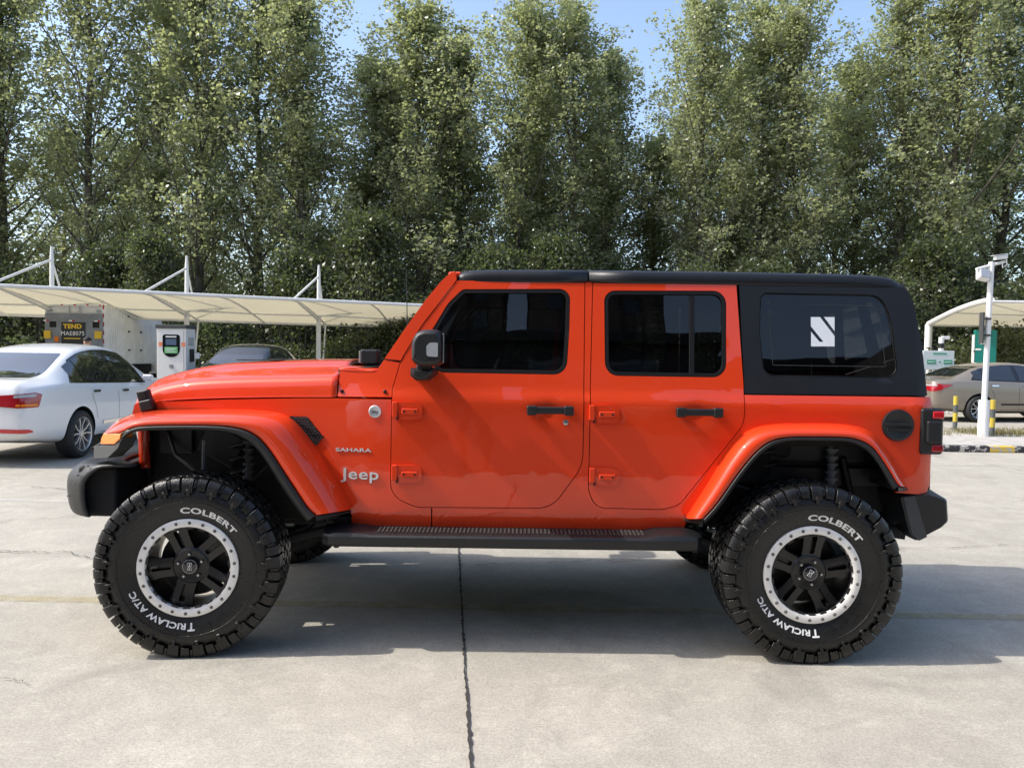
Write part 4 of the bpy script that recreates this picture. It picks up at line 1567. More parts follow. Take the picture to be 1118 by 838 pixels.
    for v in bm.verts:
        v.co.y = float(np.interp(v.co.x, [.03, .09, .14, .203], [-.085, -.0875, -.093, -.105])) + .010 * (abs(v.co.z) / .08) ** 2
    face_out(bm, -1)
    sp0 = done('spoke', bm, M['rim'], wroot, sharp=60, recalc=False)
    so_ = sp0.modifiers.new('solidify', 'SOLIDIFY')
    so_.thickness = .045
    so_.offset = -1
    sb_ = sp0.modifiers.new('bevel', 'BEVEL')
    sb_.width = .0045
    sb_.segments = 2
    sb_.limit_method = 'ANGLE'
    sb_.angle_limit = R(50)
    sb_.harden_normals = True
    bm = bmesh.new()
    bx(bm, .085, .160, -.064, -.050, -.016, .016)
    web0 = done('spoke_web', bm, M['rim'], wroot)
    for k in range(5):
        for src in (sp0, web0):
            o = src if k == 0 else src.copy()
            if k:
                COL.objects.link(o)
            o.rotation_euler = (0, -R(112 + 72 * k), 0)
    bm = bmesh.new()
    lathe_y(bm, [(0, -.084), (.030, -.086), (.078, -.0925), (.088, -.086), (.090, -.03), (0, -.03)], 40)
    done('hub_plate', bm, M['rim'], wroot, bevel=.002)
    bm = bmesh.new()
    lathe_y(bm, [(0, -.104), (.0055, -.104), (.0085, -.100), (.0095, -.085)], 8, .0575, 0, 0)
    nut0 = done('lug_nut', bm, M['steel'], wroot)
    for k in range(5):
        o = nut0 if k == 0 else nut0.copy()
        if k:
            COL.objects.link(o)
        o.rotation_euler = (0, -R(94 + 72 * k), 0)
    bm = bmesh.new()
    lathe_y(bm, [(0, -.110), (.030, -.110), (.036, -.107), (.039, -.098), (.040, -.08)], 40)
    hub = done('hub_cap', bm, M['black_gloss'], wroot)
    bm = bmesh.new()
    for k in range(28):
        a = 2 * math.pi * k / 28
        lathe_y(bm, [(0, -.1108), (.0014, -.1108), (.0014, -.108)], 6, .0325 * math.cos(a), 0, .0325 * math.sin(a))
    # angular emblem: two mirrored strokes
    E1 = [(-.013, .017), (-.002, .017), (.000, .004), (-.006, .001), (-.001, -.016), (-.012, -.016), (-.008, .0)]
    for fl in (1, -1):
        loop = [(x * fl + (.002 * fl), z) for x, z in E1]
        for (x0, z0), (x1, z1) in zip(loop, loop[1:] + loop[:1]):
            tube(bm, [(x0, -.1105, z0), (x1, -.1105, z1)], .0011, 5)
    done('cap_emblem', bm, M['badge'], wroot)
    bm = bmesh.new()
    lathe_y(bm, [(.05, -.01), (.165, -.01), (.165, .01), (.05, .01)], 40, closed=True)
    lathe_y(bm, [(0, .0), (.09, .0), (.09, .12), (0, .12)], 24)
    done('brake_disc', bm, M['underbody'], wroot)
    return wroot


wheel = make_wheel()
wheel.location = (0, -.855, .432)
wheel.rotation_euler = (0, 0, R(5.5))
for loc, rz in (((3.008, -.828, .432), 0), ((0, .855, .432), math.pi + R(5.5)), ((3.008, .828, .432), math.pi)):
    wc_ = copy_thing(wheel, loc, rz)
    wc_.parent = jeep
    for ch in wc_.children:
        if loc[0] > 1 and ch.name.split('.')[0] in ('spoke', 'spoke_web', 'lug_nut', 'hub_cap', 'cap_emblem', 'ring_lip'):
            ch.rotation_euler.y += R(29)


# ------------------------------------------------------------------ canopies
CB = []          # post feet of the long canopy, from measured joints
for px_, d in ((57, 24.3), (204, 26.2), (348, 28.4), (492, 31.0), (-95, 22.6)):
    p = at(px_, 346, d - 4.72)
    CB.append(Vector((p[0], p[1], 0)))
c0, c1 = CB[0], CB[3]
cdir = (c1 - c0).normalized()
cper = Vector((cdir.y, -cdir.x, 0))          # towards the camera side
cper = Vector((-.05, -1, 0)).normalized()
ZJ = 2.74


def mem_pt(s, t):
    """canopy surface: s along the row, t from the back edge (0) to the front edge (1)"""
    base = c0 + cdir * s
    off = -1.0 + 4.0 * t
    z = 2.55 + .66 * math.sin(t * math.pi / 2 * 1.02) ** 1.1
    bay = (s / 4.35) % 1.0
    z -= 0.03 * math.sin(math.pi * bay) ** 2 * math.sin(math.pi * t)
    return base + cper * off + Vector((0, 0, z))


canopy = empty('canopy', tuple(c0), 0, 'long cream tensile canopy on white masts behind the white sedan and truck', 'canopy', None)
off0 = -Vector(canopy.location)
S_LO, S_HI = -14.0, (c1 - c0).length + 1.2


def cput(bm):
    for v in bm.verts:
        v.co += off0


bm = bmesh.new()
ns, nt_ = 90, 10
rows = [[bm.verts.new(mem_pt(S_LO + (S_HI - S_LO) * i / ns, j / nt_)) for j in range(nt_ + 1)] for i in range(ns + 1)]
for i in range(ns):
    for j in range(nt_):
        bm.faces.new((rows[i][j], rows[i][j + 1], rows[i + 1][j + 1], rows[i + 1][j]))
cput(bm)
done('membrane', bm, M['membrane'], canopy)
bm = bmesh.new()
for t, r in ((1.0, .055), (0.0, .05), (.30, .03)):
    tube(bm, [mem_pt(S_LO + (S_HI - S_LO) * i / 40, t) + Vector((0, 0, -.03)) for i in range(41)], r, 8)
cput(bm)
done('edge_pipe', bm, M['white_steel'], canopy)
PS = [(CB[k] - c0).dot(cdir) for k in (4, 0, 1, 2, 3)]
PS = [PS[0] - 5.4, *PS]
ribs = sorted(PS + [(a_ + b_) / 2 for a_, b_ in zip(PS[:-1], PS[1:])])
for s in ribs:
    if s < S_LO:
        continue
    bm = bmesh.new()
    tube(bm, [mem_pt(s, t) + Vector((0, 0, -.05)) for t in np.linspace(0, 1, 9)], .035, 6)
    cput(bm)
    done('rib', bm, M['white_steel'], canopy)
for s in PS:
    if s > S_HI or s < S_LO:
        continue
    b = c0 + cdir * s
    bm = bmesh.new()
    tube(bm, [b, b + Vector((0, 0, ZJ + .1))], .085, 12)
    cput(bm)
    done('post', bm, M['white_steel'], canopy)
    bm = bmesh.new()
    top = b + Vector((0, 0, 4.62))
    tube(bm, [b + Vector((0, 0, ZJ)), b + Vector((0, 0, 4.3)), top], [.075, .06, .035], 10)
    cput(bm)
    m_ = done('mast', bm, M['white_steel'], canopy)
    bm = bmesh.new()
    tube(bm, [b + Vector((0, 0, 4.22)), mem_pt(s, .93)], .04, 8)
    tube(bm, [b + Vector((0, 0, 4.22)), mem_pt(s, .06)], .03, 8)
    tube(bm, [b + Vector((0, 0, ZJ - .1)), mem_pt(s, .80) + Vector((0, 0, -.05))], .05, 8)
    tube(bm, [b + Vector((.05, .25, 0)), mem_pt(s, .03)], .03, 8)
    cput(bm)
    done('strut', bm, M['white_steel'], canopy)

# the second canopy on the right: a curved end frame and a low back post
pb, pf = at(1014, 354, 22.3), at(1083, 328, 17.5)
can2 = empty('canopy', (pb[0], pb[1], 0), 0, 'cream canopy with a curved white end frame beyond the silver sedan', 'canopy')


def mem2(u, t):
    x = pb[0] + (pf[0] - pb[0]) * t + u
    y = pb[1] + (pf[1] - pb[1]) * t
    z = pb[2] + (pf[2] - pb[2]) * math.sin(t * math.pi / 2) ** 1.0
    z -= .05 * math.sin(math.pi * ((u / 5.0) % 1)) * math.sin(math.pi * t)
    return Vector((x - pb[0], y - pb[1], z))


bm = bmesh.new()
rows = [[bm.verts.new(mem2(14.0 * i / 40, j / 8)) for j in range(9)] for i in range(41)]
for i in range(40):
    for j in range(8):
        bm.faces.new((rows[i][j], rows[i][j + 1], rows[i + 1][j + 1], rows[i + 1][j]))
done('membrane', bm, M['membrane'], can2)
for u in (0, 5, 10):
    bm = bmesh.new()
    tube(bm, [mem2(u, t) + Vector((0, 0, .02 - .04 * (u > 0))) for t in np.linspace(0, 1, 12)], .085 if u == 0 else .05, 10)
    done('frame_arch', bm, M['white_steel'], can2)
    bm = bmesh.new()
    p = mem2(u, 0)
    tube(bm, [Vector((p.x, p.y, 0)), p], .12, 12)
    done('post', bm, M['white_steel'], can2)
bm = bmesh.new()
for t in (0, .45, 1):
    tube(bm, [mem2(14 * i / 20, t) + Vector((0, 0, -.03)) for i in range(21)], .04 if t != .45 else .025, 8)
for u0 in (0, 5):
    tube(bm, [mem2(u0, .95) + Vector((0, 0, -.06)), mem2(u0 + 5, .05) + Vector((0, 0, -.03))], .02, 6)
done('edge_pipe', bm, M['white_steel'], can2)


# ------------------------------------------------------------------ cars in the background
def car_wheel(parent, x, y, r=.325, wid=.215, spokes=5, style=0):
    s = 1 if y > 0 else -1
    wr = bpy.data.objects.new('wheel', None)
    COL.objects.link(wr)
    wr.parent = parent
    wr.location = (x, y, r)
    wr.rotation_euler = (0, 0, math.pi if s > 0 else 0)
    h = wid / 2
    bm = bmesh.new()
    lathe_y(bm, [(r * .70, -h + .012), (r * .74, -h - .004), (r * .88, -h - .006), (r * .97, -h + .018), (r, -h + .045), (r, h - .045), (r * .95, h), (r * .7, h)], 48, closed=True)
    t = done('tyre', bm, M['tyre_car'], wr)
    bm = bmesh.new()
    lathe_y(bm, [(r * .72, -h - .002), (r * .68, -h + .004), (r * .66, -h + .03), (r * .64, h * .6), (r * .7, h * .6)], 48)
    ri = done('rim', bm, M['alloy'], wr)
    bm = bmesh.new()
    lathe_y(bm, [(0, .02), (r * .66, .02), (r * .66, .03), (0, .03)], 32)
    done('brake_disc', bm, M['underbody'], ri)
    bm = bmesh.new()
    for k in range(spokes):
        for q in (-1, 1):
            a = 2 * math.pi * k / spokes + .3
            rot = Matrix.Rotation(-a, 3, 'Y')
            pts = [(.03, q * .016), (r * .38, q * .030), (r * .67, q * .075)]
            rows = []
            for (px_, pz_), w_, yy in zip(pts, (.016, .013, .016), (-h + .022, -h + .016, -h + .004)):
                rows.append([bm.verts.new(rot @ Vector(c)) for c in ((px_, yy + .03, pz_ - w_), (px_, yy, pz_ - w_ * .7), (px_, yy, pz_ + w_ * .7), (px_, yy + .03, pz_ + w_))])
            for a_, b_ in zip(rows[:-1], rows[1:]):
                for i in range(4):
                    bm.faces.new((a_[i], a_[(i + 1) % 4], b_[(i + 1) % 4], b_[i]))
    lathe_y(bm, [(0, -h + .012), (.045, -h + .014), (.055, -h + .03), (0, -h + .05)], 20)
    done('spokes', bm, M['alloy'], ri)
    return wr


def sedan(name, label, paint, loc, rz, H=1.49, rear=1.03, wb=2.70, front=.90, W=.905, tail='wide', roof_shift=0.0):
    root = empty(name, loc, rz, label, 'car')
    L1 = wb + front
    kx = wb / 2.7
    zt = [(-rear, .62), (-rear + .02, .92), (-rear + .07, 1.015), (-rear + .2, 1.05), (-.60, 1.07), (-.42 + roof_shift, 1.10), (.12 + roof_shift, 1.34), (.42, 1.445), (.80, 1.49), (1.2, 1.495), (1.58, 1.45), (2.22 * kx, 1.12), (2.38 * kx, 1.05), (2.9 * kx, .985), (L1 - .3, .90), (L1 - .12, .80), (L1 - .03, .64), (L1, .5)]
    zt = [(a, b if b < .6 else .6 + (b - .6) * (H - .6) / .895) for a, b in zt]
    zb = [(-rear, .60), (-rear + .02, .86), (-rear + .08, .95), (-.5, 1.0), (0, .985), (1, .955), (2.2 * kx, .92), (2.9 * kx, .86), (L1 - .2, .74), (L1 - .03, .58), (L1, .48)]
    ww = [(-rear, .66), (-rear + .03, .72), (-rear + .10, .775), (-rear + .25, .835), (-.5, .885), (0, W), (1.5, W), (wb, W), (L1 - .35, .86), (L1 - .12, .72), (L1, .52)]
    zo = [(-rear, .42), (-rear + .05, .33), (-.55, .25), (0, .20), (wb, .20), (L1 - .2, .23), (L1, .36)]
    wr = [(-rear, .60), (-.5, .66), (.3, .59), (.8, .57), (1.3, .57), (1.8, .61), (2.25 * kx, .69), (wb + .2, .66), (L1 - .1, .52), (L1, .40)]
    f = lambda tb, x: float(np.interp(x, [a for a, _ in tb], [b for _, b in tb]))
    xs = sorted(set([a for a, _ in zt] + [0.0, .25, 1.0, 1.4, 1.8, 2.0, wb - .4, wb, wb + .3, -rear + .13, -.8]))
    secs = []
    for x in xs:
        t, b, w_, o, r_ = f(zt, x), f(zb, x), f(ww, x), f(zo, x), f(wr, x)
        t = max(t, b + .01)
        h = [(0, o), (w_ * .8, o), (w_ * .965, o + .05), (w_ * .995, o + .3 * (b - o)), (w_, o + .62 * (b - o)), (w_ * .988, b - .05), (w_ - .035, b), (w_ - .06, b + .03 * (t > b + .1)),
             ((w_ - .06 + r_) / 2 + .016, b + .52 * (t - b)), (r_ + .012, b + .88 * (t - b)), (r_ - .05, b + .955 * (t - b)), (r_ * .45, t - .004), (0, t)]
        secs.append([(x, -a, z) for a, z in h] + [(x, a, z) for a, z in reversed(h[1:-1])])
    bm = bmesh.new()
    rows = [[bm.verts.new(p) for p in s_] for s_ in secs]
    m_ = len(rows[0])
    for a, b in zip(rows[:-1], rows[1:]):
        for i in range(m_):
            bm.faces.new((a[i], a[(i + 1) % m_], b[(i + 1) % m_], b[i]))
    bm.faces.new(rows[0])
    bm.faces.new(list(reversed(rows[-1])))
    bmesh.ops.recalc_face_normals(bm, faces=bm.faces)
    me = bpy.data.meshes.new('body')
    bm.to_mesh(me)
    bm.free()
    body = link('body', me, None)
    sm = body.modifiers.new('s', 'SUBSURF')
    sm.levels = 2
    cut = bmesh.new()
    for cx in (0, wb):
        for sgn in (-1, 1):
            lathe_y(cut, [(0, -.22), (.368, -.22), (.368, .26), (0, .26)], 48, cx, sgn * .82, .335)
    cme = bpy.data.meshes.new('cut')
    bmesh.ops.recalc_face_normals(cut, faces=cut.faces)
    cut.to_mesh(cme)
    cut.free()
    co = link('cut', cme, None)
    bo = body.modifiers.new('b', 'BOOLEAN')
    bo.object = co
    bo.operation = 'DIFFERENCE'
    bo.solver = 'EXACT'
    dg = bpy.context.evaluated_depsgraph_get()
    dg.update()
    nm = bpy.data.meshes.new_from_object(body.evaluated_get(dg))
    bpy.data.objects.remove(body)
    bpy.data.objects.remove(co)
    nm.materials.clear()
    nm.materials.append(paint)
    nm.materials.append(M['dark'])
    bm = bmesh.new()
    bm.from_mesh(nm)
    for fc_ in bm.faces:
        fc_.smooth = True
        c = fc_.calc_center_median()
        for cx in (0, wb):
            rr_ = math.hypot(c.x - cx, c.z - .335)
            if rr_ < .3685 and (abs(fc_.normal.y) > .8 or rr_ > .355) and abs(c.y) < .90:
                n2 = Vector((c.x - cx, 0, c.z - .335))
                if abs(fc_.normal.y) > .8 and abs(abs(c.y) - .60) < .03 or (rr_ > .355 and fc_.normal.dot(n2) < 0 and abs(fc_.normal.y) < .3):
                    fc_.material_index = 1
        if c.z < .26 and fc_.normal.z < -.6:
            fc_.material_index = 1
    for e in bm.edges:
        if len(e.link_faces) == 2 and e.calc_face_angle(0) > R(40):
            e.smooth = False
    bm.to_mesh(nm)
    tree_ = BVHTree.FromBMesh(bm)
    bm.free()
    bo_ = link('body', nm, None, root)

    def proj(nm_, outline, mt, how, off=.004, holes=(), step=.05, smooth=True):
        bm = flat_mesh(outline, holes, step)
        kill = []
        for v in bm.verts:
            u, z = v.co.x, v.co.z
            if how == 'right':
                o_, d_ = Vector((u, -3, z)), Vector((0, 1, 0))
            elif how == 'left':
                o_, d_ = Vector((u, 3, z)), Vector((0, -1, 0))
            elif how == 'back':
                o_, d_ = Vector((-6, -u, z)), Vector((1, 0, 0))
            elif how == 'front':
                o_, d_ = Vector((9, u, z)), Vector((-1, 0, 0))
            else:                                    # rear corners, seen from the diagonal
                sg_ = -1 if how == 'corner_right' else 1
                d_ = Vector((1, -sg_ * 1, 0)).normalized()
                perp = Vector((1, sg_ * 1, 0)).normalized()
                o_ = Vector((-rear + .10, sg_ * .72, z)) + perp * u - d_ * 3
            hit, nrm, _, _ = tree_.ray_cast(o_, d_)
            if hit is None:
                kill.append(v)
                v.co = o_ + d_ * 3
                continue
            if nrm.dot(d_) > 0:
                nrm = -nrm
            v.co = hit + nrm * off
        if kill:
            bmesh.ops.delete(bm, geom=kill, context='VERTS')
        return done(nm_, bm, mt, root, smooth=smooth, sharp=60)

    def top_(x, k):
        return f(zb, x) + k * (f(zt, x) - f(zb, x))
    for side in ('right', 'left'):
        lo = [(x, f(zb, x) + .030) for x in np.linspace(-.20, 2.02 * kx, 10)]
        hi = [(x, top_(x, .85)) for x in np.linspace(1.86 * kx, .10, 14)]
        dlo = lo + hi + [(-.14, f(zb, -.14) + .09)]
        proj('window_surround', dlo, M['black_gloss'], side, .003)
        for xa, xb in ((-.09, .13), (.17, .98), (1.09, 1.78 * kx)):
            lo = [(x, f(zb, x) + .052) for x in np.linspace(xa, xb, 8)]
            hi = [(x, max(top_(x, .80), f(zb, x) + .07)) for x in np.linspace(xb - (.06 if xb > 1.5 else 0), xa, 8)]
            proj('window', lo + hi, M['glass_car'], side, .006)
        # door shut lines, handles, moulding
        for poly in ([(1.035, .34), (1.043, .34), (1.043, .96), (1.035, .96)],
                     [(.145, .99), (.153, .99), (.50, .62), (.52, .36), (.512, .36), (.49, .62)][:0] or [(.20, .98), (.208, .98), (.37, .68), (.42, .50), (.412, .50), (.362, .68)],
                     [(2.06 * kx, .34), (2.068 * kx, .34), (2.09 * kx, .90), (2.082 * kx, .90)],
                     [(.55, .295), (2.2, .295), (2.2, .303), (.55, .303)]):
            proj('shut_line', poly, M['gap'], side, .0015, step=.1)
        for xh in (.30, 1.15):
            zh = f(zb, xh) - .085
            proj('handle', fillet([(xh, zh - .014, .01), (xh + .18, zh - .016, .01), (xh + .18, zh + .014, .01), (xh, zh + .016, .01)]), M['chrome'], side, .022)
        proj('side_moulding', [(.56, .42), (2.0, .42), (2.0, .462), (.56, .462)], M['chrome' if tail == 'wide' else 'gap'], side, .012 if tail == 'wide' else .001)
    proj('rear_window', fillet([(-.60, 1.10, .05), (.60, 1.10, .05), (.50, top_(.30, .90), .05), (-.50, top_(.30, .90), .05)]), M['glass_car'], 'back', .004)
    proj('windscreen', fillet([(-.66, 1.10, .05), (.66, 1.10, .05), (.54, 1.40, .05), (-.54, 1.40, .05)]), M['glass_car'], 'front', .004)
    for c_ in ('corner_right', 'corner_left'):
        k = 1
        if tail == 'wide':
            z1, z0 = .925, .745
            proj('tail_lamp', fillet([(-.42, z0 + .03, .02), (-.10, z0 - .005, .02), (.135, z0, .02), (.19, z1 - .02, .02), (.10, z1, .02), (-.12, z1 - .02, .02), (-.42, z1 - .05, .02)]), M['red'], c_, .010)
            proj('lamp_clear', fillet([(-.13, z1 - .065, .01), (.09, z1 - .05, .01), (.13, z1 - .022, .01), (.09, z1 - .015, .01), (-.12, z1 - .03, .01)]), M['clear'], c_, .014)
            proj('lamp_amber', fillet([(-.11, z0 + .012, .01), (.12, z0 + .012, .01), (.13, z0 + .045, .01), (-.11, z0 + .040, .01)]), M['amber'], c_, .013)
            proj('reflector', fillet([(-.28, .435, .01), (-.02, .425, .01), (.10, .44, .01), (.02, .475, .01), (-.30, .485, .01)]), M['redlight'], c_, .006)
        else:
            z1, z0 = .92, .74
            proj('tail_lamp', fillet([(-.34, z0 + .03, .02), (-.06, z0, .02), (.10, z0 + .03, .02), (.36, z1 - .01, .01), (.02, z1, .02), (-.30, z1 - .03, .02)]), M['red'], c_, .008)
            proj('lamp_clear', fillet([(-.30, z1 - .055, .01), (.05, z1 - .05, .01), (.02, z1 - .02, .01), (-.26, z1 - .02, .01)]), M['clear'], c_, .012)
    proj('trim_bar', [(-.34, .80), (.34, .80), (.34, .83), (-.34, .83)], M['chrome'], 'back', .01)
    for q, s_ in ((0, -1), (0, 1), (wb, -1), (wb, 1)):
        car_wheel(root, q, s_ * (W - .105), spokes=5)
    for s_ in (-1, 1):
        bm = bmesh.new()
        bx(bm, 1.82 * kx, 1.91 * kx, *sorted((s_ * (W - .02), s_ * (W + .14))), .985, 1.09)
        mr_ = done('wing_mirror', bm, paint, root, bevel=.035, seg=4)
        bm = bmesh.new()
        bx(bm, 1.83 * kx, 1.90 * kx, *sorted((s_ * (W - .16), s_ * (W - .0))), .965, 1.0)
        done('mirror_foot', bm, M['black_plastic'], mr_, bevel=.01)
    return root


sedan('sedan', 'white sedan with red tail lamps, seen from behind at the left edge', M['white_paint'], (-5.18, 5.95, 0), R(91), H=1.56, W=.90, rear=1.08)
sedan('sedan', 'champagne silver sedan parked behind the yellow banded bollards', M['champagne'], (12.75, 15.2, 0), R(7), H=1.47, tail='slim', roof_shift=-.10, rear=1.12, W=.92, wb=2.8)
pc = at(274, 390, 12.6)
sedan('sedan', 'dark car facing the camera, its windscreen just above the orange hood', M['dark_paint'], (pc[0] - .32, 12.6 + 2.4, 0), R(-93), H=1.66, tail='slim', W=.93)

# ------------------------------------------------------------------ box truck
tr = empty('box_truck', (-11.85, 19.45, 0), R(1), 'white box truck with a grey lettered tail lift under the canopy', 'truck')
WB, Z0, Z1, LB = .90, 1.02, 2.84, 4.1
box('cargo_box', -WB, WB, .02, LB, Z0, Z1, M['truck_white'], tr, .015)
for sg in (-1, 1):
    bm = bmesh.new()
    y = .20
    while y < LB - .1:
        if not (1.15 < y < 2.75):
            bx(bm, *sorted((sg * WB, sg * (WB + .022))), y, y + .075, Z0 + .06, Z1 - .08)
        y += .15
    for y in (1.18, 1.92, 2.02, 2.70):
        bx(bm, *sorted((sg * WB, sg * (WB + .03))), y, y + .05, Z0 + .06, Z1 - .08)
    done('side_ribs', bm, M['truck_white'], tr, bevel=.006)
bm = bmesh.new()
for y in (1.50, 2.35):
    for z in (1.45, 2.05, 2.55):
        bx(bm, WB, WB + .035, y, y + .10, z, z + .05)
done('door_latch', bm, M['black_plastic'], tr)
bm = bmesh.new()
for x0, x1, z0, z1 in ((-WB, WB, Z1 - .05, Z1 + .01), (-WB, -WB + .05, Z0, Z1), (WB - .05, WB, Z0, Z1), (-WB, WB, Z0, Z0 + .06)):
    bx(bm, x0, x1, -.03, .03, z0, z1)
done('rear_frame', bm, M['truck_white'], tr, bevel=.005)
bm = bmesh.new()
for x in (-.16, .16):
    tube(bm, [(x, -.03, Z1 - .40), (x, -.03, Z1 - .03)], .015, 8)
for x in (-.74, .70):
    bx(bm, x - .06, x + .06, -.03, .02, Z1 - .20, Z1 - .16)
done('door_bar', bm, M['steel'], tr)
lift = box('tail_lift', -WB + .03, WB - .03, -.10, -.035, 1.0, 2.57, M['truck_grey'], tr, .01)
box('lift_panel', -.36, .36, -.125, -.10, 1.2, 2.30, M['black_plastic'], lift, .006)
for x in (-.72, .58):
    box('lift_recess', x, x + .20, -.112, -.10, 2.14, 2.32, M['dark'], lift, .004)
for x in (-.87, .66):
    bm = bmesh.new()
    bx(bm, x, x + .20, -.17, -.10, 1.80, 2.04)
    done('warning_block', bm, M['yellow'], lift, bevel=.02)
box('lift_lamp', -.56, -.44, -.15, -.10, 1.70, 1.86, M['amber'], lift, .01)
flat_text('lettering', 'TEND', M['yellow'], lift, (-.30, -.126, 2.105), (1, 0, 0), (0, 0, 1), .56, .145, bold=.05)
flat_text('lettering', 'MAE8075', M['white_letter'], lift, (-.36, -.126, 1.90), (1, 0, 0), (0, 0, 1), .70, .125, bold=.0)
box('lettering_bar', -.28, .22, -.129, -.125, 1.79, 1.82, M['yellow'], lift)
for zz, n_ in ((Z1 - .008, 5), (2.345, 3)):
    for k in range(n_):
        x = -.74 + k * (1.55 / max(1, n_ - 1))
        box('reflector_strip', x - .07, x, -.115 if zz < 2.5 else -.036, -.10 if zz < 2.5 else -.03, zz - .02, zz + .018, M['redlight'], lift)
        if zz < 2.5:
            box('reflector_strip', x - .17, x - .07, -.115, -.10, zz - .02, zz + .018, M['white_letter'], lift)
for z in np.arange(1.15, 2.75, .26):
    box('reflector_strip', WB - .045, WB - .008, -.036, -.030, z, z + .13, M['redlight'], tr)
    box('reflector_strip', WB - .045, WB - .008, -.036, -.030, z + .13, z + .24, M['white_letter'], tr)
bm = bmesh.new()
for s in (-1, 1):
    bx(bm, s * .40 - .05, s * .40 + .05, .1, 5.6, .72, 1.0)
    bx(bm, *sorted((s * .80, s * .84)), 1.0, 3.2, .50, .85)
done('chassis', bm, M['underbody'], tr)
bm = bmesh.new()
bx(bm, -.85, .85, 4.25, 5.9, .65, 2.15)
for v in bm.verts:
    if v.co.y > 5 and v.co.z > 1.5:
        v.co.y -= .35
done('cab', bm, M['truck_white'], tr, bevel=.06, seg=4)
for y in (.95, 5.2):
    for s in (-1, 1):
        wq = car_wheel(tr, s * .74, y, r=.39, wid=.24)
        wq.rotation_euler = (0, 0, R(90) * s)
        wq.location = (s * .74, y, .39)

# ------------------------------------------------------------------ charger cabinet
p0 = at(171, 354, 12.3)
p1 = at(203, 354, 12.3)
ch = empty('charging_cabinet', ((p0[0] + p1[0]) / 2, 12.3, 0), 0, 'white charging cabinet with a rounded black screen panel', 'charger')
wch = (p1[0] - p0[0]) / 2
zt_ = p0[2]
box('cabinet', -wch, wch, 0, .52, .10, zt_ - .08, M['charger'], ch, .012)
box('plinth', -wch + .03, wch - .03, .03, .49, 0, .10, M['black_plastic'], ch)
box('lid', -wch - .02, wch + .02, -.03, .55, zt_ - .08, zt_, M['grey_plastic'], ch, .01)
scr = panel('screen_panel', fillet([(-.185, zt_ - 1.06 + .36, .17), (.185, zt_ - .70, .17), (.185, zt_ - .215, .05), (-.185, zt_ - .215, .05)]), M['black_gloss'], ch, lambda x, z: 0.012, thick=.02, bev=.004, sgn=-1, step=0)
box('screen', -.115, .115, -.018, -.012, zt_ - .44, zt_ - .31, M['screen'], scr)
box('screen_label', -.14, .14, -.018, -.012, zt_ - .62, zt_ - .48, M['green_label'], scr)
for k in range(3):
    box('label_line', -.11, .11 - .05 * (k % 2), -.021, -.018, zt_ - .525 - k * .032, zt_ - .515 - k * .032, M['white_letter'], scr)
box('card_slot', -.115, .115, -.020, -.012, zt_ - .275, zt_ - .25, M['white_letter'], scr)
for x in (-.27, .225):
    box('orange_notice', x, x + .075, -.006, -.001, zt_ - .47, zt_ - .38, M['orange_label'], ch)
bm = bmesh.new()
lathe_y(bm, [(0, -.02), (.04, -.02), (.045, 0)], 20, 0, 0, zt_ - .90)
done('round_lock', bm, M['steel'], ch)
box('door_seam', wch - .05, wch - .044, -.002, .001, .15, zt_ - .12, M['gap'], ch)
box('connector_holder', wch, wch + .05, .18, .34, zt_ - .80, zt_ - .52, M['black_plastic'], ch, .01)
bm = bmesh.new()
tube(bm, [(wch + .05, .26, zt_ - .62), (wch + .14, .26, zt_ - .64), (wch + .22, .24, zt_ - .80), (wch + .16, .22, zt_ - 1.2), (wch + .06, .26, zt_ - 1.5), (wch + .01, .28, .5)], .018, 8)
done('charging_cable', bm, M['black_plastic'], ch)
bm = bmesh.new()
bx(bm, wch + .09, wch + .20, .20, .28, zt_ - .74, zt_ - .60)
done('charging_plug', bm, M['charger'], ch, bevel=.025)
for k in range(4):
    box('vent_slot', wch, wch + .006, .12, .40, zt_ - .30 - k * .045, zt_ - .285 - k * .045, M['grey_plastic'], ch)

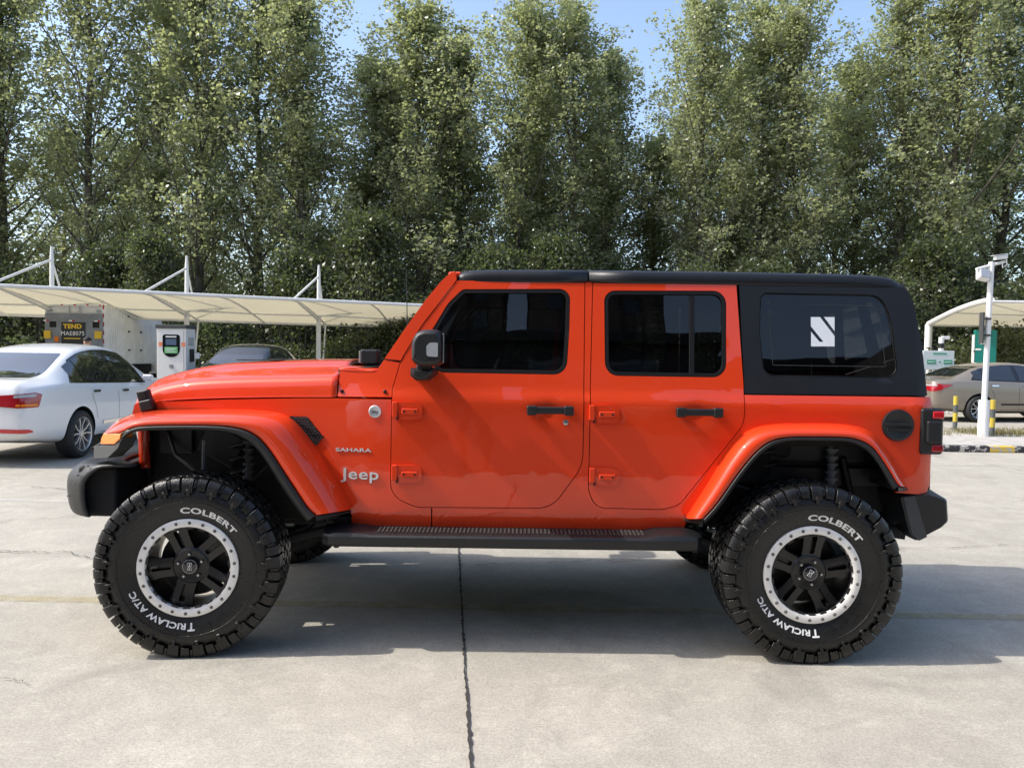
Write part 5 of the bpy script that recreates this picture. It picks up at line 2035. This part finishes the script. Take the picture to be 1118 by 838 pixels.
# ------------------------------------------------------------------ people
def make_person(loc, rz, HT, label, arms_up=False):
    per = empty('person', loc, rz, label, 'person')
    sk = {'pelvis': (0, 0, .93), 'waist': (0, 0, 1.08), 'chest': (0, 0, 1.30), 'neck': (0, .0, 1.46), 'jaw': (0, -.02, 1.56), 'skull': (0, 0, 1.66),
          'hipl': (.10, 0, .90), 'kneel': (.11, -.02, .50), 'ankl': (.11, .02, .09), 'toel': (.12, -.14, .04), 'hipr': (-.10, 0, .90), 'kneer': (-.11, -.02, .50), 'ankr': (-.11, .02, .09), 'toer': (-.12, -.14, .04),
          'shl': (.18, 0, 1.40), 'ell': (.24, .02, 1.12), 'wrl': (.23, -.06, .88), 'hal': (.23, -.09, .80), 'shr': (-.18, 0, 1.40), 'elr': (-.24, .02, 1.12), 'wrr': (-.23, -.06, .88), 'har': (-.23, -.09, .80)}
    if arms_up:
        sk.update(ell=(.26, -.14, 1.20), wrl=(.10, -.34, 1.40), hal=(.07, -.36, 1.47), elr=(-.26, -.14, 1.20), wrr=(-.10, -.34, 1.40), har=(-.07, -.36, 1.47))
    rad = {'pelvis': (.15, .11), 'waist': (.135, .10), 'chest': (.155, .115), 'neck': (.055, .055), 'jaw': (.065, .08), 'skull': (.076, .095), 'hipl': (.085, .085), 'kneel': (.06, .06), 'ankl': (.042, .045), 'toel': (.04, .03),
           'shl': (.06, .06), 'ell': (.042, .042), 'wrl': (.030, .028), 'hal': (.036, .022)}
    for k in ('hip', 'knee', 'ank', 'toe', 'sh', 'el', 'wr', 'ha'):
        rad[k + 'r'] = rad[k + 'l']
    ed = [('pelvis', 'waist'), ('waist', 'chest'), ('chest', 'neck'), ('neck', 'jaw'), ('jaw', 'skull')]
    for q in 'lr':
        ed += [('pelvis', 'hip' + q), ('hip' + q, 'knee' + q), ('knee' + q, 'ank' + q), ('ank' + q, 'toe' + q), ('chest', 'sh' + q), ('sh' + q, 'el' + q), ('el' + q, 'wr' + q), ('wr' + q, 'ha' + q)]
    names = list(sk)
    sc_ = (HT - .02) / 1.75
    me = bpy.data.meshes.new('person_body')
    me.from_pydata([tuple(c * sc_ for c in sk[n]) for n in names], [(names.index(a), names.index(b)) for a, b in ed], [])
    pb_ = link('body', me, M['cloth'], per)
    pb_.modifiers.new('skin', 'SKIN')
    if not me.skin_vertices:
        raise RuntimeError('skin layer missing')
    for n, v in zip(names, me.skin_vertices[0].data):
        v.radius = rad[n]
        v.use_root = n == 'pelvis'
    ss = pb_.modifiers.new('s', 'SUBSURF')
    ss.levels = ss.render_levels = 2

    def part(nm, fill, m):
        bm = bmesh.new()
        fill(bm)
        for v in bm.verts:
            v.co *= sc_
        return done(nm, bm, m, per)

    def face(bm):
        bmesh.ops.create_uvsphere(bm, u_segments=20, v_segments=12, radius=1)
        for v in bm.verts:
            v.co = Vector((v.co.x * .078, v.co.y * .098 - .005, v.co.z * .115 + 1.625))

    def cap(bm):
        bmesh.ops.create_uvsphere(bm, u_segments=24, v_segments=14, radius=1)
        for v in bm.verts:
            v.co = Vector((v.co.x * .090, v.co.y * .110 - .002, max(v.co.z, 0) * .090 + 1.662))
        if not arms_up:
            bx(bm, -.07, .07, -.19, -.08, 1.658, 1.668)
    part('face', face, M['skin'])
    for s_ in (-1, 1):
        part('eye', lambda bm: lathe_y(bm, [(0, -.102), (.010, -.098), (.012, -.090)], 8, s_ * .032, 0, 1.635), M['hair'])
        if arms_up:
            for f_ in range(4):
                part('finger', lambda bm: tube(bm, [(s_ * .075, -.365, 1.44 + f_ * .019), (s_ * .070, -.392, 1.445 + f_ * .019), (s_ * .052, -.398, 1.447 + f_ * .019)], [.009, .0085, .007], 6), M['skin'])
    part('nose', lambda bm: tube(bm, [(0, -.100, 1.64), (0, -.118, 1.605), (0, -.098, 1.598)], [.008, .014, .012], 6), M['skin'])
    part('hair' if arms_up else 'cap', cap, M['hair'] if arms_up else M['cap'])
    return per


pp = at(95.5, 366.5, 13.3)
make_person((pp[0], pp[1], 0), R(20), pp[2], 'person in a dark cap standing behind the white sedan')

# ------------------------------------------------------------------ the right side: bollards, pole, signs, kerb, planting
def banded_mat():
    m = mat('bollard_bands', (0.7, 0.5, 0.05), 0.5)
    nt = m.node_tree
    b = nt.nodes['Principled BSDF']
    tc = nt.nodes.new('ShaderNodeTexCoord')
    sp = nt.nodes.new('ShaderNodeSeparateXYZ')
    nt.links.new(tc.outputs['Object'], sp.inputs['Vector'])
    dv = nt.nodes.new('ShaderNodeMath')
    dv.operation = 'DIVIDE'
    dv.inputs[1].default_value = .36
    nt.links.new(sp.outputs['Z'], dv.inputs[0])
    fr = nt.nodes.new('ShaderNodeMath')
    fr.operation = 'FRACT'
    nt.links.new(dv.outputs['Value'], fr.inputs[0])
    gt = nt.nodes.new('ShaderNodeMath')
    gt.operation = 'GREATER_THAN'
    gt.inputs[1].default_value = .47
    nt.links.new(fr.outputs['Value'], gt.inputs[0])
    mx = nt.nodes.new('ShaderNodeMix')
    mx.data_type = 'RGBA'
    mx.inputs['A'].default_value = (.09, .10, .10, 1)
    mx.inputs['B'].default_value = (.52, .39, .05, 1)
    nt.links.new(gt.outputs['Value'], mx.inputs['Factor'])
    nt.links.new(mx.outputs['Result'], b.inputs['Base Color'])
    return m


M['bands'] = banded_mat()
for px_, py_, lab in ((1042.5, 468.5, 'yellow and grey banded bollard between the tail lamp and the white pole'),
                      (1083, 475.5, 'yellow and grey banded bollard to the right of the white pole')):
    p = gnd(px_, py_)
    bm = bmesh.new()
    for v_ in (0,):
        pass
    tube(bm, [(0, 0, 0), (0, 0, .715), (0, 0, .72)], [.047, .047, .041], 20)
    b_ = done('bollard', bm, M['bands'], None, sharp=40)
    b_.location = (p[0], p[1], 0)
    tag(b_, lab, 'bollard', 'banded bollards beside the parked sedan')
    bm = bmesh.new()
    tube(bm, [(0, 0, 0), (0, 0, .012)], .10, 16)
    done('foot_plate', bm, M['steel'], b_)

pq = gnd(1073, 476.5)
dpole = pq[1]
pole = empty('camera_pole', (pq[0], pq[1], 0), 0, 'white steel pole carrying a floodlight and a security camera', 'pole')


def pz(px, py, dy=0.0):
    p = at(px, py, dpole + dy)
    return Vector((p[0] - pq[0], p[1] - pq[1], p[2]))


top = pz(1082.5, 286)
bm = bmesh.new()
tube(bm, [(0, 0, 0), (top.x * .12, 0, .72)], .098, 18)
done('sleeve', bm, M['white_steel'], pole)
bm = bmesh.new()
tube(bm, [(top.x * .1, 0, .70), (top.x, 0, top.z)], .052, 16)
done('shaft', bm, M['white_steel'], pole)
bm = bmesh.new()
tube(bm, [pz(1066, 294, -.05), pz(1097, 285.5, .05)], .03, 10)
arm = done('cross_arm', bm, M['white_steel'], pole)
c = pz(1072, 300)
bm = bmesh.new()
bx(bm, c.x - .10, c.x + .11, -.10, .04, c.z - .11, c.z + .10, Matrix.Rotation(R(12), 3, 'Y') @ Matrix.Rotation(R(-22), 3, 'X'))
fl = done('floodlight', bm, M['white_steel'], pole, bevel=.012)
bm = bmesh.new()
bx(bm, c.x - .085, c.x + .095, -.112, -.098, c.z - .09, c.z + .08, Matrix.Rotation(R(12), 3, 'Y') @ Matrix.Rotation(R(-22), 3, 'X'), (c.x + .005, -.03, c.z))
done('floodlight_glass', bm, M['lamp_glass'], fl)
c = pz(1093, 281)
bm = bmesh.new()
bx(bm, c.x - .13, c.x + .11, -.05, .05, c.z - .04, c.z + .045, Matrix.Rotation(R(-8), 3, 'Y'))
cm_ = done('security_camera', bm, M['white_steel'], pole, bevel=.02, seg=3)
bm = bmesh.new()
bx(bm, c.x - .17, c.x + .10, -.06, .06, c.z + .045, c.z + .055, Matrix.Rotation(R(-8), 3, 'Y'))
tube(bm, [(c.x + .1, 0, c.z), (c.x + .12, 0, c.z - .14), (c.x + .04, 0, c.z - .20), (c.x + .02, 0, c.z - .08)], .012, 8)
done('camera_hood', bm, M['white_steel'], cm_)
a, b = pz(1072.5, 341), pz(1072, 375)
bm = bmesh.new()
bx(bm, a.x - .022, a.x + .012, -.07, .06, b.z, a.z)
sp_ = done('sign_plate', bm, M['grey_plastic'], pole, bevel=.004)
bm = bmesh.new()
for zz in (348, 366):
    q = pz(1077, zz)
    bx(bm, a.x - .01, q.x + .06, -.062, .062, q.z - .015, q.z + .015)
done('sign_clamp', bm, M['black_plastic'], sp_)

# teal totem
p = at(1066, 360, 19.5)
p2 = at(1087.5, 360, 19.5)
tt = empty('totem_sign', ((p[0] + p2[0]) / 2, 19.5, 0), R(-14), 'teal totem sign with a pale edge behind the white pole', 'sign')
hw = (p2[0] - p[0]) / 2
box('totem_panel', -hw, hw, 0, .16, .05, p[2], M['teal'], tt, .01)
box('totem_edge', -hw - .035, -hw - .002, -.01, .17, .03, p[2] - .15, M['white_steel'], tt, .006)
box('totem_mark', -hw + .02, -hw + .18, -.008, -.001, p[2] - .62, p[2] - .57, M['white_letter'], tt)
bm = bmesh.new()
for k, (x0, z0, x1, z1) in enumerate(((.22, -.44, .30, -.34), (.30, -.34, .34, -.46), (.24, -.42, .33, -.42))):
    tube(bm, [(-hw + x0 - .05, -.004, p[2] + z0), (-hw + x1 - .05, -.004, p[2] + z1)], .014, 5)
done('totem_mark', bm, M['white_letter'], tt)

# information board on posts
p = at(1008, 382.5, 17.2)
p2 = at(1041.5, 403.5, 17.2)
ib = empty('information_board', ((p[0] + p2[0]) / 2, 17.2, 0), 0, 'pale information board with two green boxes beside the orange car', 'sign')
hw = (p2[0] - p[0]) / 2
brd = box('board', -hw, hw, 0, .04, p2[2], p[2], M['sign_white'], ib, .006)
for x in (-.30, .16):
    g_ = box('green_field', x - .02, x + .22, -.006, -.001, p2[2] + .15, p2[2] + .27, M['sign_green'], brd)
    box('field_bars', x + .01, x + .19, -.009, -.006, p2[2] + .20, p2[2] + .22, M['white_letter'], g_)
box('field_dots', .01, .06, -.006, -.001, p2[2] + .19, p2[2] + .23, M['sign_green'], brd)
box('heading_bar', -.16, .22, -.006, -.001, p[2] - .10, p[2] - .06, M['sign_green'], brd)
for x in (-.34, -.10, .13, .34):
    box('board_post', x - .03, x + .03, .045, .09, 0, p2[2] + .1, M['white_steel'], ib, .006)

p = at(1029, 368, 18.6)
wp = empty('camera_post', (p[0], 18.6, 0), 0, 'short white post with a small camera behind the information board', 'post')
bm = bmesh.new()
tube(bm, [(-.03, 0, 0), (-.03, 0, p[2])], .075, 14)
done('post', bm, M['white_steel'], wp)
bm = bmesh.new()
bx(bm, -.02, .20, -.06, .06, p[2] - .07, p[2] + .03)
done('camera_head', bm, M['white_steel'], wp, bevel=.02)
bm = bmesh.new()
tube(bm, [(-.03, 0, p[2] - .32), (-.03, 0, p[2] - .18)], .085, 14)
done('post_band', bm, M['black_plastic'], wp)


# kerb with worn black and yellow paint
def kerb_mat():
    m = mat('painted_kerb', (0.5, 0.5, 0.5), 0.75)
    nt = m.node_tree
    N, L = nt.nodes, nt.links
    b = N['Principled BSDF']
    tc = N.new('ShaderNodeTexCoord')
    sp = N.new('ShaderNodeSeparateXYZ')
    L.new(tc.outputs['Object'], sp.inputs['Vector'])
    def mth(op, a, v=None):
        n = N.new('ShaderNodeMath')
        n.operation = op
        if isinstance(a, float):
            n.inputs[0].default_value = a
        else:
            L.new(a, n.inputs[0])
        if v is not None:
            n.inputs[1].default_value = v
        return n.outputs['Value']
    g = mth('GREATER_THAN', mth('FRACT', mth('DIVIDE', mth('ADD', sp.outputs['X'], -9.32), 1.5)), .27)
    mx = N.new('ShaderNodeMix')
    mx.data_type = 'RGBA'
    mx.inputs['A'].default_value = (.62, .42, .05, 1)
    mx.inputs['B'].default_value = (.03, .03, .035, 1)
    L.new(g, mx.inputs['Factor'])
    n = N.new('ShaderNodeTexNoise')
    n.inputs['Scale'].default_value = 9
    n.inputs['Detail'].default_value = 8
    n.inputs['Roughness'].default_value = .7
    L.new(tc.outputs['Object'], n.inputs['Vector'])
    wv = mth('GREATER_THAN', n.outputs['Fac'], .53)
    m2 = N.new('ShaderNodeMix')
    m2.data_type = 'RGBA'
    m2.inputs['B'].default_value = (.42, .40, .37, 1)
    L.new(wv, m2.inputs['Factor'])
    L.new(mx.outputs['Result'], m2.inputs['A'])
    L.new(m2.outputs['Result'], b.inputs['Base Color'])
    return m


bm = bmesh.new()
bx(bm, 7.9, 24, 8.02, 8.17, 0, .105)
tag(done('kerb', bm, kerb_mat(), bevel=.02, seg=3), kind='structure')
bm = bmesh.new()
v4 = [bm.verts.new(p) for p in ((9.0, 8.17, .008), (24, 8.17, .008), (24, 10.9, .008), (9.6, 11.2, .008))]
bm.faces.new(v4)
tag(done('pavement', bm, M['kerb'], smooth=False), kind='structure')


def grass(name, n, fx, hmin, hmax, wid):
    V, F = [], []
    for i in range(n):
        x, y = fx()
        a = rng.uniform(0, 2 * math.pi)
        h = rng.uniform(hmin, hmax)
        lx, ly = rng.normal(0, .35, 2) * h
        w_ = wid * rng.uniform(.6, 1.3)
        dx, dy = math.cos(a) * w_, math.sin(a) * w_
        k = len(V)
        V += [(x - dx, y - dy, 0), (x + dx, y + dy, 0), (x + lx * .4 + dx * .6, y + ly * .4 + dy * .6, h * .6), (x + lx, y + ly, h), (x + lx * .4 - dx * .6, y + ly * .4 - dy * .6, h * .6)]
        F += [(k, k + 1, k + 2, k + 4), (k + 4, k + 2, k + 3)]
    me = bpy.data.meshes.new(name)
    me.from_pydata(V, [], F)
    at_ = me.attributes.new('tone', 'FLOAT', 'FACE')
    at_.data.foreach_set('value', np.repeat(rng.uniform(0, 1, n), 2).astype(np.float32))
    o = link(name, me, M['grass'])
    return tag(o, kind='stuff')


def gpos():
    while True:
        x, y = rng.uniform(9.3, 17), rng.normal(11.35, .38)
        if 10.6 < y < 12.5 and (math.sin(x * 2.3) + math.sin(x * 5.1 + 1)) > rng.uniform(-2, 1.2):
            return x, y


grass('grass', 5200, gpos, .03, .15, .006)


# ------------------------------------------------------------------ vegetation
def leaves_mesh(name, pts, size, m, up=0.25, asp=.80):
    """leaf-shaped faces at the points, each with its own tilt"""
    n = len(pts)
    nr = rng.normal(0, 1, (n, 3))
    nr[:, 2] += up
    nr /= np.linalg.norm(nr, axis=1)[:, None]
    a = np.cross(nr, rng.normal(0, 1, (n, 3)))
    a /= np.linalg.norm(a, axis=1)[:, None]
    b = np.cross(nr, a)
    s = size * rng.uniform(.65, 1.35, n)[:, None]
    p0 = pts - a * s * .5
    p1 = pts + b * s * .5 * asp - a * s * .08 + nr * s * .08
    p2 = pts + a * s * .55
    p3 = pts - b * s * .5 * asp - a * s * .08 + nr * s * .08
    V = np.stack([p0, p1, p2, p3], 1).reshape(-1, 3).astype(np.float32)
    me = bpy.data.meshes.new(name)
    me.vertices.add(4 * n)
    me.vertices.foreach_set('co', V.ravel())
    me.loops.add(4 * n)
    me.loops.foreach_set('vertex_index', np.arange(4 * n, dtype=np.int32))
    me.polygons.add(n)
    me.polygons.foreach_set('loop_start', np.arange(0, 4 * n, 4, dtype=np.int32))
    me.polygons.foreach_set('loop_total', np.full(n, 4, dtype=np.int32))
    at_ = me.attributes.new('tone', 'FLOAT', 'FACE')
    at_.data.foreach_set('value', rng.uniform(0, 1, n).astype(np.float32))
    me.update(calc_edges=True)
    me.materials.append(m)
    return me


def wood_mesh(name, limbs):
    bm = bmesh.new()
    for pts, rs, n in limbs:
        tube(bm, pts, rs, n, cap=False)
    for f in bm.faces:
        f.smooth = True
    me = bpy.data.meshes.new(name)
    bm.to_mesh(me)
    bm.free()
    me.materials.append(M['bark'])
    return me


def poplar_meshes(seed, h, rmax, nb=52, per=17):
    r_ = np.random.default_rng(seed)
    limbs, clumps = [], []
    tp = [np.array([0, 0, 0.0])]
    dx, dy = 0, 0
    for i in range(1, 13):
        dx += r_.normal(0, .07)
        dy += r_.normal(0, .07)
        tp.append(np.array([dx, dy, h * .97 * i / 12]))
    tp = np.array(tp)
    tr = [max(.02, .17 * (h / 17) * (1 - .93 * (i / 12)) ** .9) for i in range(13)]
    limbs.append((tp, tr, 10))
    g = r_.uniform(0, 6.28)
    for k in range(nb):
        t = .14 + .83 * ((k + r_.uniform(0, 1)) / nb) ** .92
        z0 = t * h * .97
        i = min(int(t * 12), 11)
        u = t * 12 - i
        base = tp[i] * (1 - u) + tp[i + 1] * u
        g += 2.399 + r_.normal(0, .5)
        prof = np.interp(t, [.10, .30, .45, .70, .90, 1.0], [.62, .95, 1.0, .80, .48, .20])
        ln = rmax * prof * r_.uniform(.50, 1.75) * 1.35
        el = r_.uniform(.55, 1.0) + .30 * t
        d = np.array([math.cos(g) * math.cos(el), math.sin(g) * math.cos(el), math.sin(el)])
        pts = [base]
        for q in range(1, 6):
            d2 = d + np.array([0, 0, .10 * q]) + r_.normal(0, .07, 3)
            pts.append(pts[-1] + d2 / np.linalg.norm(d2) * ln / 5)
        pts = np.array(pts)
        r0 = max(.012, tr[i] * .38)
        limbs.append((pts, [r0 * (1 - .85 * q / 5) for q in range(6)], 5))
        for q in range(1, 6):
            ns = 2 if q < 3 else 3
            for s in range(ns):
                dd = r_.normal(0, 1, 3)
                dd[2] = abs(dd[2]) * .5 + .15
                dd /= np.linalg.norm(dd)
                l2 = ln * r_.uniform(.16, .34)
                e = pts[q] + dd * l2
                if r_.uniform() < .55:
                    limbs.append(([pts[q], (pts[q] + e) / 2 + r_.normal(0, .04, 3), e], [.012, .008, .004], 4))
                for c in range(2):
                    clumps.append((pts[q] * (1 - .5 * (c + 1)) + e * (.5 * (c + 1)), r_.uniform(.6, 1.3)))
    P = []
    for c, s in clumps:
        n = max(4, int(per * s))
        P.append(c + r_.normal(0, 1, (n, 3)) * np.array([.15, .15, .165]) * s)
    P = np.concatenate(P)
    return wood_mesh('poplar_wood', limbs), leaves_mesh('poplar_leaves', P, .126, M['leaf'])


def bush_meshes(seed, h, r, n_clump, per, size, m):
    r_ = np.random.default_rng(seed)
    limbs, P = [], []
    for k in range(n_clump):
        a = r_.uniform(0, 6.28)
        t = r_.uniform(0, 1) ** .75
        rr = r * math.sqrt(r_.uniform(0, 1)) * np.interp(t, [0, .4, 1], [.75, 1, .35])
        c = np.array([math.cos(a) * rr, math.sin(a) * rr, .12 * h + .85 * h * t])
        if k % 4 == 0:
            b = np.array([math.cos(a) * r * .12, math.sin(a) * r * .12, 0])
            limbs.append(([b, b * .4 + c * .6 + np.array([0, 0, -.1 * h]), c], [.04, .025, .008], 5))
        n = int(per * r_.uniform(.5, 1.5))
        P.append(c + r_.normal(0, 1, (n, 3)) * np.array([.24, .24, .20]) * (r / 1.6) ** .5)
    P = np.concatenate(P)
    P = P[P[:, 2] > .03]
    return wood_mesh('bush_wood', limbs), leaves_mesh('bush_leaves', P, size, m, .5)


protos = []
for i, (sd_, h, rm) in enumerate(((1, 18.5, 2.45), (2, 17.0, 2.2), (3, 19.5, 2.7), (4, 16.5, 2.3))):
    protos.append((poplar_meshes(sd_, h, rm), h))


def put_tree(name, pair, loc, rz, sc, label, cat, group, parts=('trunk', 'crown')):
    o = empty(name, loc, rz, label, cat, group)
    o.scale = sc
    for nm, me in zip(parts, pair):
        c = bpy.data.objects.new(nm, me)
        COL.objects.link(c)
        c.parent = o
    return o


# front row: pixel column of the trunk, depth, height, mesh
FRONT = [(-75, 33, 20.5, 2, 'at the left edge, half outside the picture'), (8, 34.5, 20, 0, 'whose trunk rises behind the leftmost canopy mast'),
         (95, 33.5, 20.5, 2, 'rising behind the box truck'), (165, 36, 19.5, 3, 'rising between the truck and the charging cabinet'),
         (214, 33.5, 20, 0, 'right behind the middle canopy mast'), (285, 35, 19.5, 2, 'standing behind the dark car'),
         (335, 33.5, 17.0, 1, 'behind the right-hand canopy mast'), (392, 36, 14.6, 3, 'with a lower top beside the first sky gap'),
         (455, 34, 16.4, 0, 'above the windscreen pillar of the orange car'), (505, 36, 16.2, 1, 'above the front door of the orange car'),
         (560, 34, 16.6, 3, 'above the seam of the black roof'), (622, 35, 16.7, 2, 'above the front half of the black roof'),
         (660, 36.5, 15.8, 1, 'just left of the tall sky gap'), (764, 34, 16.9, 0, 'just right of the tall sky gap'),
         (822, 35, 17.0, 2, 'above the rear door of the orange car'), (866, 34, 16.4, 3, 'above the quarter window'),
         (978, 34.5, 17.4, 2, 'above the rear end of the black roof'), (1032, 33.5, 19.5, 0, 'above the curved end frame of the right-hand canopy'),
         (1090, 35, 19.5, 2, 'behind the white camera pole'), (1160, 33.5, 19.5, 3, 'at the right edge of the picture'),
         (425, 37.5, 15.2, 2, 'lower, over the windscreen pillar'), (590, 38, 16.4, 0, 'a lower one set back above the roof seam'),
         (712, 38, 12.2, 1, 'the low one standing in the tall sky gap'), (925, 37.5, 15.4, 0, 'a lower one set back above the quarter window'), (800, 38.5, 16.0, 3, 'a lower one set back above the rear door')]
for px_, d, h, k, where in FRONT:
    x = 1.55 + (px_ - 559) / 860 * d
    pair, hh = protos[k]
    put_tree('poplar_tree', pair, (x, d - 4.72, 0), rng.uniform(0, 6.28), (rng.uniform(.95, 1.12) * (1.02 if px_ in (660, 764, 866, 978) else 1.18),) * 2 + (h / hh,),
             'tall leafy poplar of the front row, ' + where, 'tree', 'poplars of the front row')
x = -31.0
k = 0
while x < 34:
    d = 42 + rng.uniform(-1.5, 1.5)
    pair, hh = protos[k % 4]
    h = rng.uniform(11.0, 15.0) if -10 < x < 18 else rng.uniform(12, 16)
    put_tree('poplar_tree', pair, (x, d - 4.72, 0), rng.uniform(0, 6.28), (1.15, 1.15, h / hh),
             'poplar of the rear row, glimpsed through the crowns in front of it', 'tree', 'poplars of the rear row')
    x += rng.uniform(3.6, 4.6)
    k += 1

bushes = [bush_meshes(21, 4.6, 1.9, 150, 60, .115, M['leaf_low']), bush_meshes(22, 5.6, 1.8, 170, 60, .115, M['leaf_low']), bush_meshes(23, 3.6, 2.0, 130, 60, .115, M['leaf_low'])]
ordn = ['first', 'second', 'third', 'fourth', 'fifth', 'sixth', 'seventh', 'eighth', 'ninth', 'tenth', 'eleventh', 'twelfth', 'thirteenth', 'fourteenth', 'fifteenth', 'sixteenth', 'seventeenth', 'eighteenth', 'nineteenth', 'twentieth', 'twenty-first', 'twenty-second', 'twenty-third', 'twenty-fourth']
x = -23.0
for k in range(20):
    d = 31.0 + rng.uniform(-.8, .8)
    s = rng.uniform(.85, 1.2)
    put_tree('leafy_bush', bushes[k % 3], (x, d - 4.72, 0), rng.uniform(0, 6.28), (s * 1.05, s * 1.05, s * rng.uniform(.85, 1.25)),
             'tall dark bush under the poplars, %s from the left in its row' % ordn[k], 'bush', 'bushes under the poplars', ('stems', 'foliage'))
    x += rng.uniform(2.1, 2.9)
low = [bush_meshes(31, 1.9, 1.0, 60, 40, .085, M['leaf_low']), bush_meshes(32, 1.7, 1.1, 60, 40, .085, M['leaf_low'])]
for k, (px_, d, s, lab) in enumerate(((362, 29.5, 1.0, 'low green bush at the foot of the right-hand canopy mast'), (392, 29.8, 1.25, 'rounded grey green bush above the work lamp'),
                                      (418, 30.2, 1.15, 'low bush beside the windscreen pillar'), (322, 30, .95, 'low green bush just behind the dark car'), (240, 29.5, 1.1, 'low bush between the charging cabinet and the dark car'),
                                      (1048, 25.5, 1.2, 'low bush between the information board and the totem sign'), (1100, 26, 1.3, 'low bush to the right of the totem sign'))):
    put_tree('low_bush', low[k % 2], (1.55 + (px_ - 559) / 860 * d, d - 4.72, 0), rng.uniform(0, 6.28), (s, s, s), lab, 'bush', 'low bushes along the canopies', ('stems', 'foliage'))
# the wood behind: one mass that closes the view between the trunks
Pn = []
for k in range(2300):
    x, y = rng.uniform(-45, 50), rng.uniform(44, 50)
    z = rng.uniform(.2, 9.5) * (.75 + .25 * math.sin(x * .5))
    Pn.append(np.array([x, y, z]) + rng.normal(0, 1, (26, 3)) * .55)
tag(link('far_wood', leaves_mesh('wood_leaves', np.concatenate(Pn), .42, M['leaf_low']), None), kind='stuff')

# ------------------------------------------------------------------ behind the camera: what the paint and the windows mirror
tag(box('added_dark_ground', -60, 60, -11.9, -4.9, .002, .006, mat('dark_reflection_ground', (0.045, 0.045, 0.047), 0.85, noise=0.2, nscale=3)), kind='structure')  # added unseen dark ground that darkens what the orange doors mirror
lb = empty('workshop_building', (-12, -12, 0), 0, 'long low dark workshop mirrored in the lower half of the car windows', 'building')
box('wall', -30, 17.6, -8, 0, 0, 5.3, M['low_wall'], lb)
box('roof_edge', -30.2, 17.8, -8.2, .18, 5.3, 5.52, M['grey_plastic'], lb)
for k in range(11):
    g_ = box('window', -28 + k * 4.2, -25.6 + k * 4.2, .0, .06, 1.2, 4.9 if k % 3 else 3.2, M['glass_car'], lb)
    box('window_frame', -28.1 + k * 4.2, -25.5 + k * 4.2, .0, .03, 1.1, 5.0 if k % 3 else 3.3, M['truck_grey'], g_)
tb = []
for i, (x0, x1, y, h, lab) in enumerate(((-34, .9, -66, 62, 'wide tower block mirrored left of the sky strip in the front window'), (3.2, 15.0, -62, 56, 'narrow tower block mirrored right of the sky strip in the front window'))):
    t = empty('tower_block', ((x0 + x1) / 2, y, 0), 0, lab, 'building', 'tower blocks behind the camera')
    w2 = (x1 - x0) / 2
    box('wall', -w2, w2, -14, 0, 0, h, M['tower'], t)
    n_ = int(w2 * 2 / 3.4)
    for k in range(n_):
        xx = -w2 + 1.2 + k * 3.4
        bm = bmesh.new()
        for fl_ in range(int(h / 3)):
            bx(bm, xx, xx + 1.5, 0.0, .05, 1 + fl_ * 3, 2.5 + fl_ * 3)
        done('window_column', bm, M['glass_car'], t)
        box('balcony_column', xx + 1.8, xx + 2.8, 0, .7, 3, h - 2, M['tower'], t)
sh = empty('brick_shed', (8.0, -13, 0), 0, 'low brick shed mirrored at the foot of the quarter window', 'building')
box('wall', -2.1, 4, -6, 0, 0, 5.1, M['brick'], sh)
box('roof_edge', -2.15, 4.1, -6.1,   .1, 5.1, 5.4, M['low_wall'], sh)
gs = empty('gabled_shed', (12.0, -10.5, 0), 0, 'dark gabled shed mirrored at the rear end of the quarter window', 'building')
bm = bmesh.new()
o8 = [(-3.2, 0), (-3.2, 5.2), (.4, 6.6), (4, 5.6), (4, 0)]
va = [bm.verts.new((x, 0, z)) for x, z in o8]
vb = [bm.verts.new((x, -6, z)) for x, z in o8]
bm.faces.new(va)
bm.faces.new(list(reversed(vb)))
for i in range(5):
    bm.faces.new((va[i], va[(i + 1) % 5], vb[(i + 1) % 5], vb[i]))
done('wall', bm, M['low_wall'], gs, smooth=False)
box('window', -1.2, .6, 0, .05, 3.2, 4.7, M['glass_car'], gs)
box('window_frame', -1.5, .9, 0, .03, 2.9, 4.95, M['kerb'], gs)

make_person((1.15, -5.15, 0), R(180), 1.74, 'person in dark clothes with raised hands, mirrored in the front door of the orange car', True)

for src_, loc_, rz_, lab_ in ((bpy.data.objects['sedan'], (-1.4, -9.2, 0), R(84), 'white sedan parked behind the camera, mirrored low in the orange doors'),
                              (bpy.data.objects['sedan.001'], (4.2, -9.4, 0), R(-96), 'silver sedan parked behind the camera, mirrored low in the orange doors')):
    copy_thing(src_, loc_, rz_, lab_)
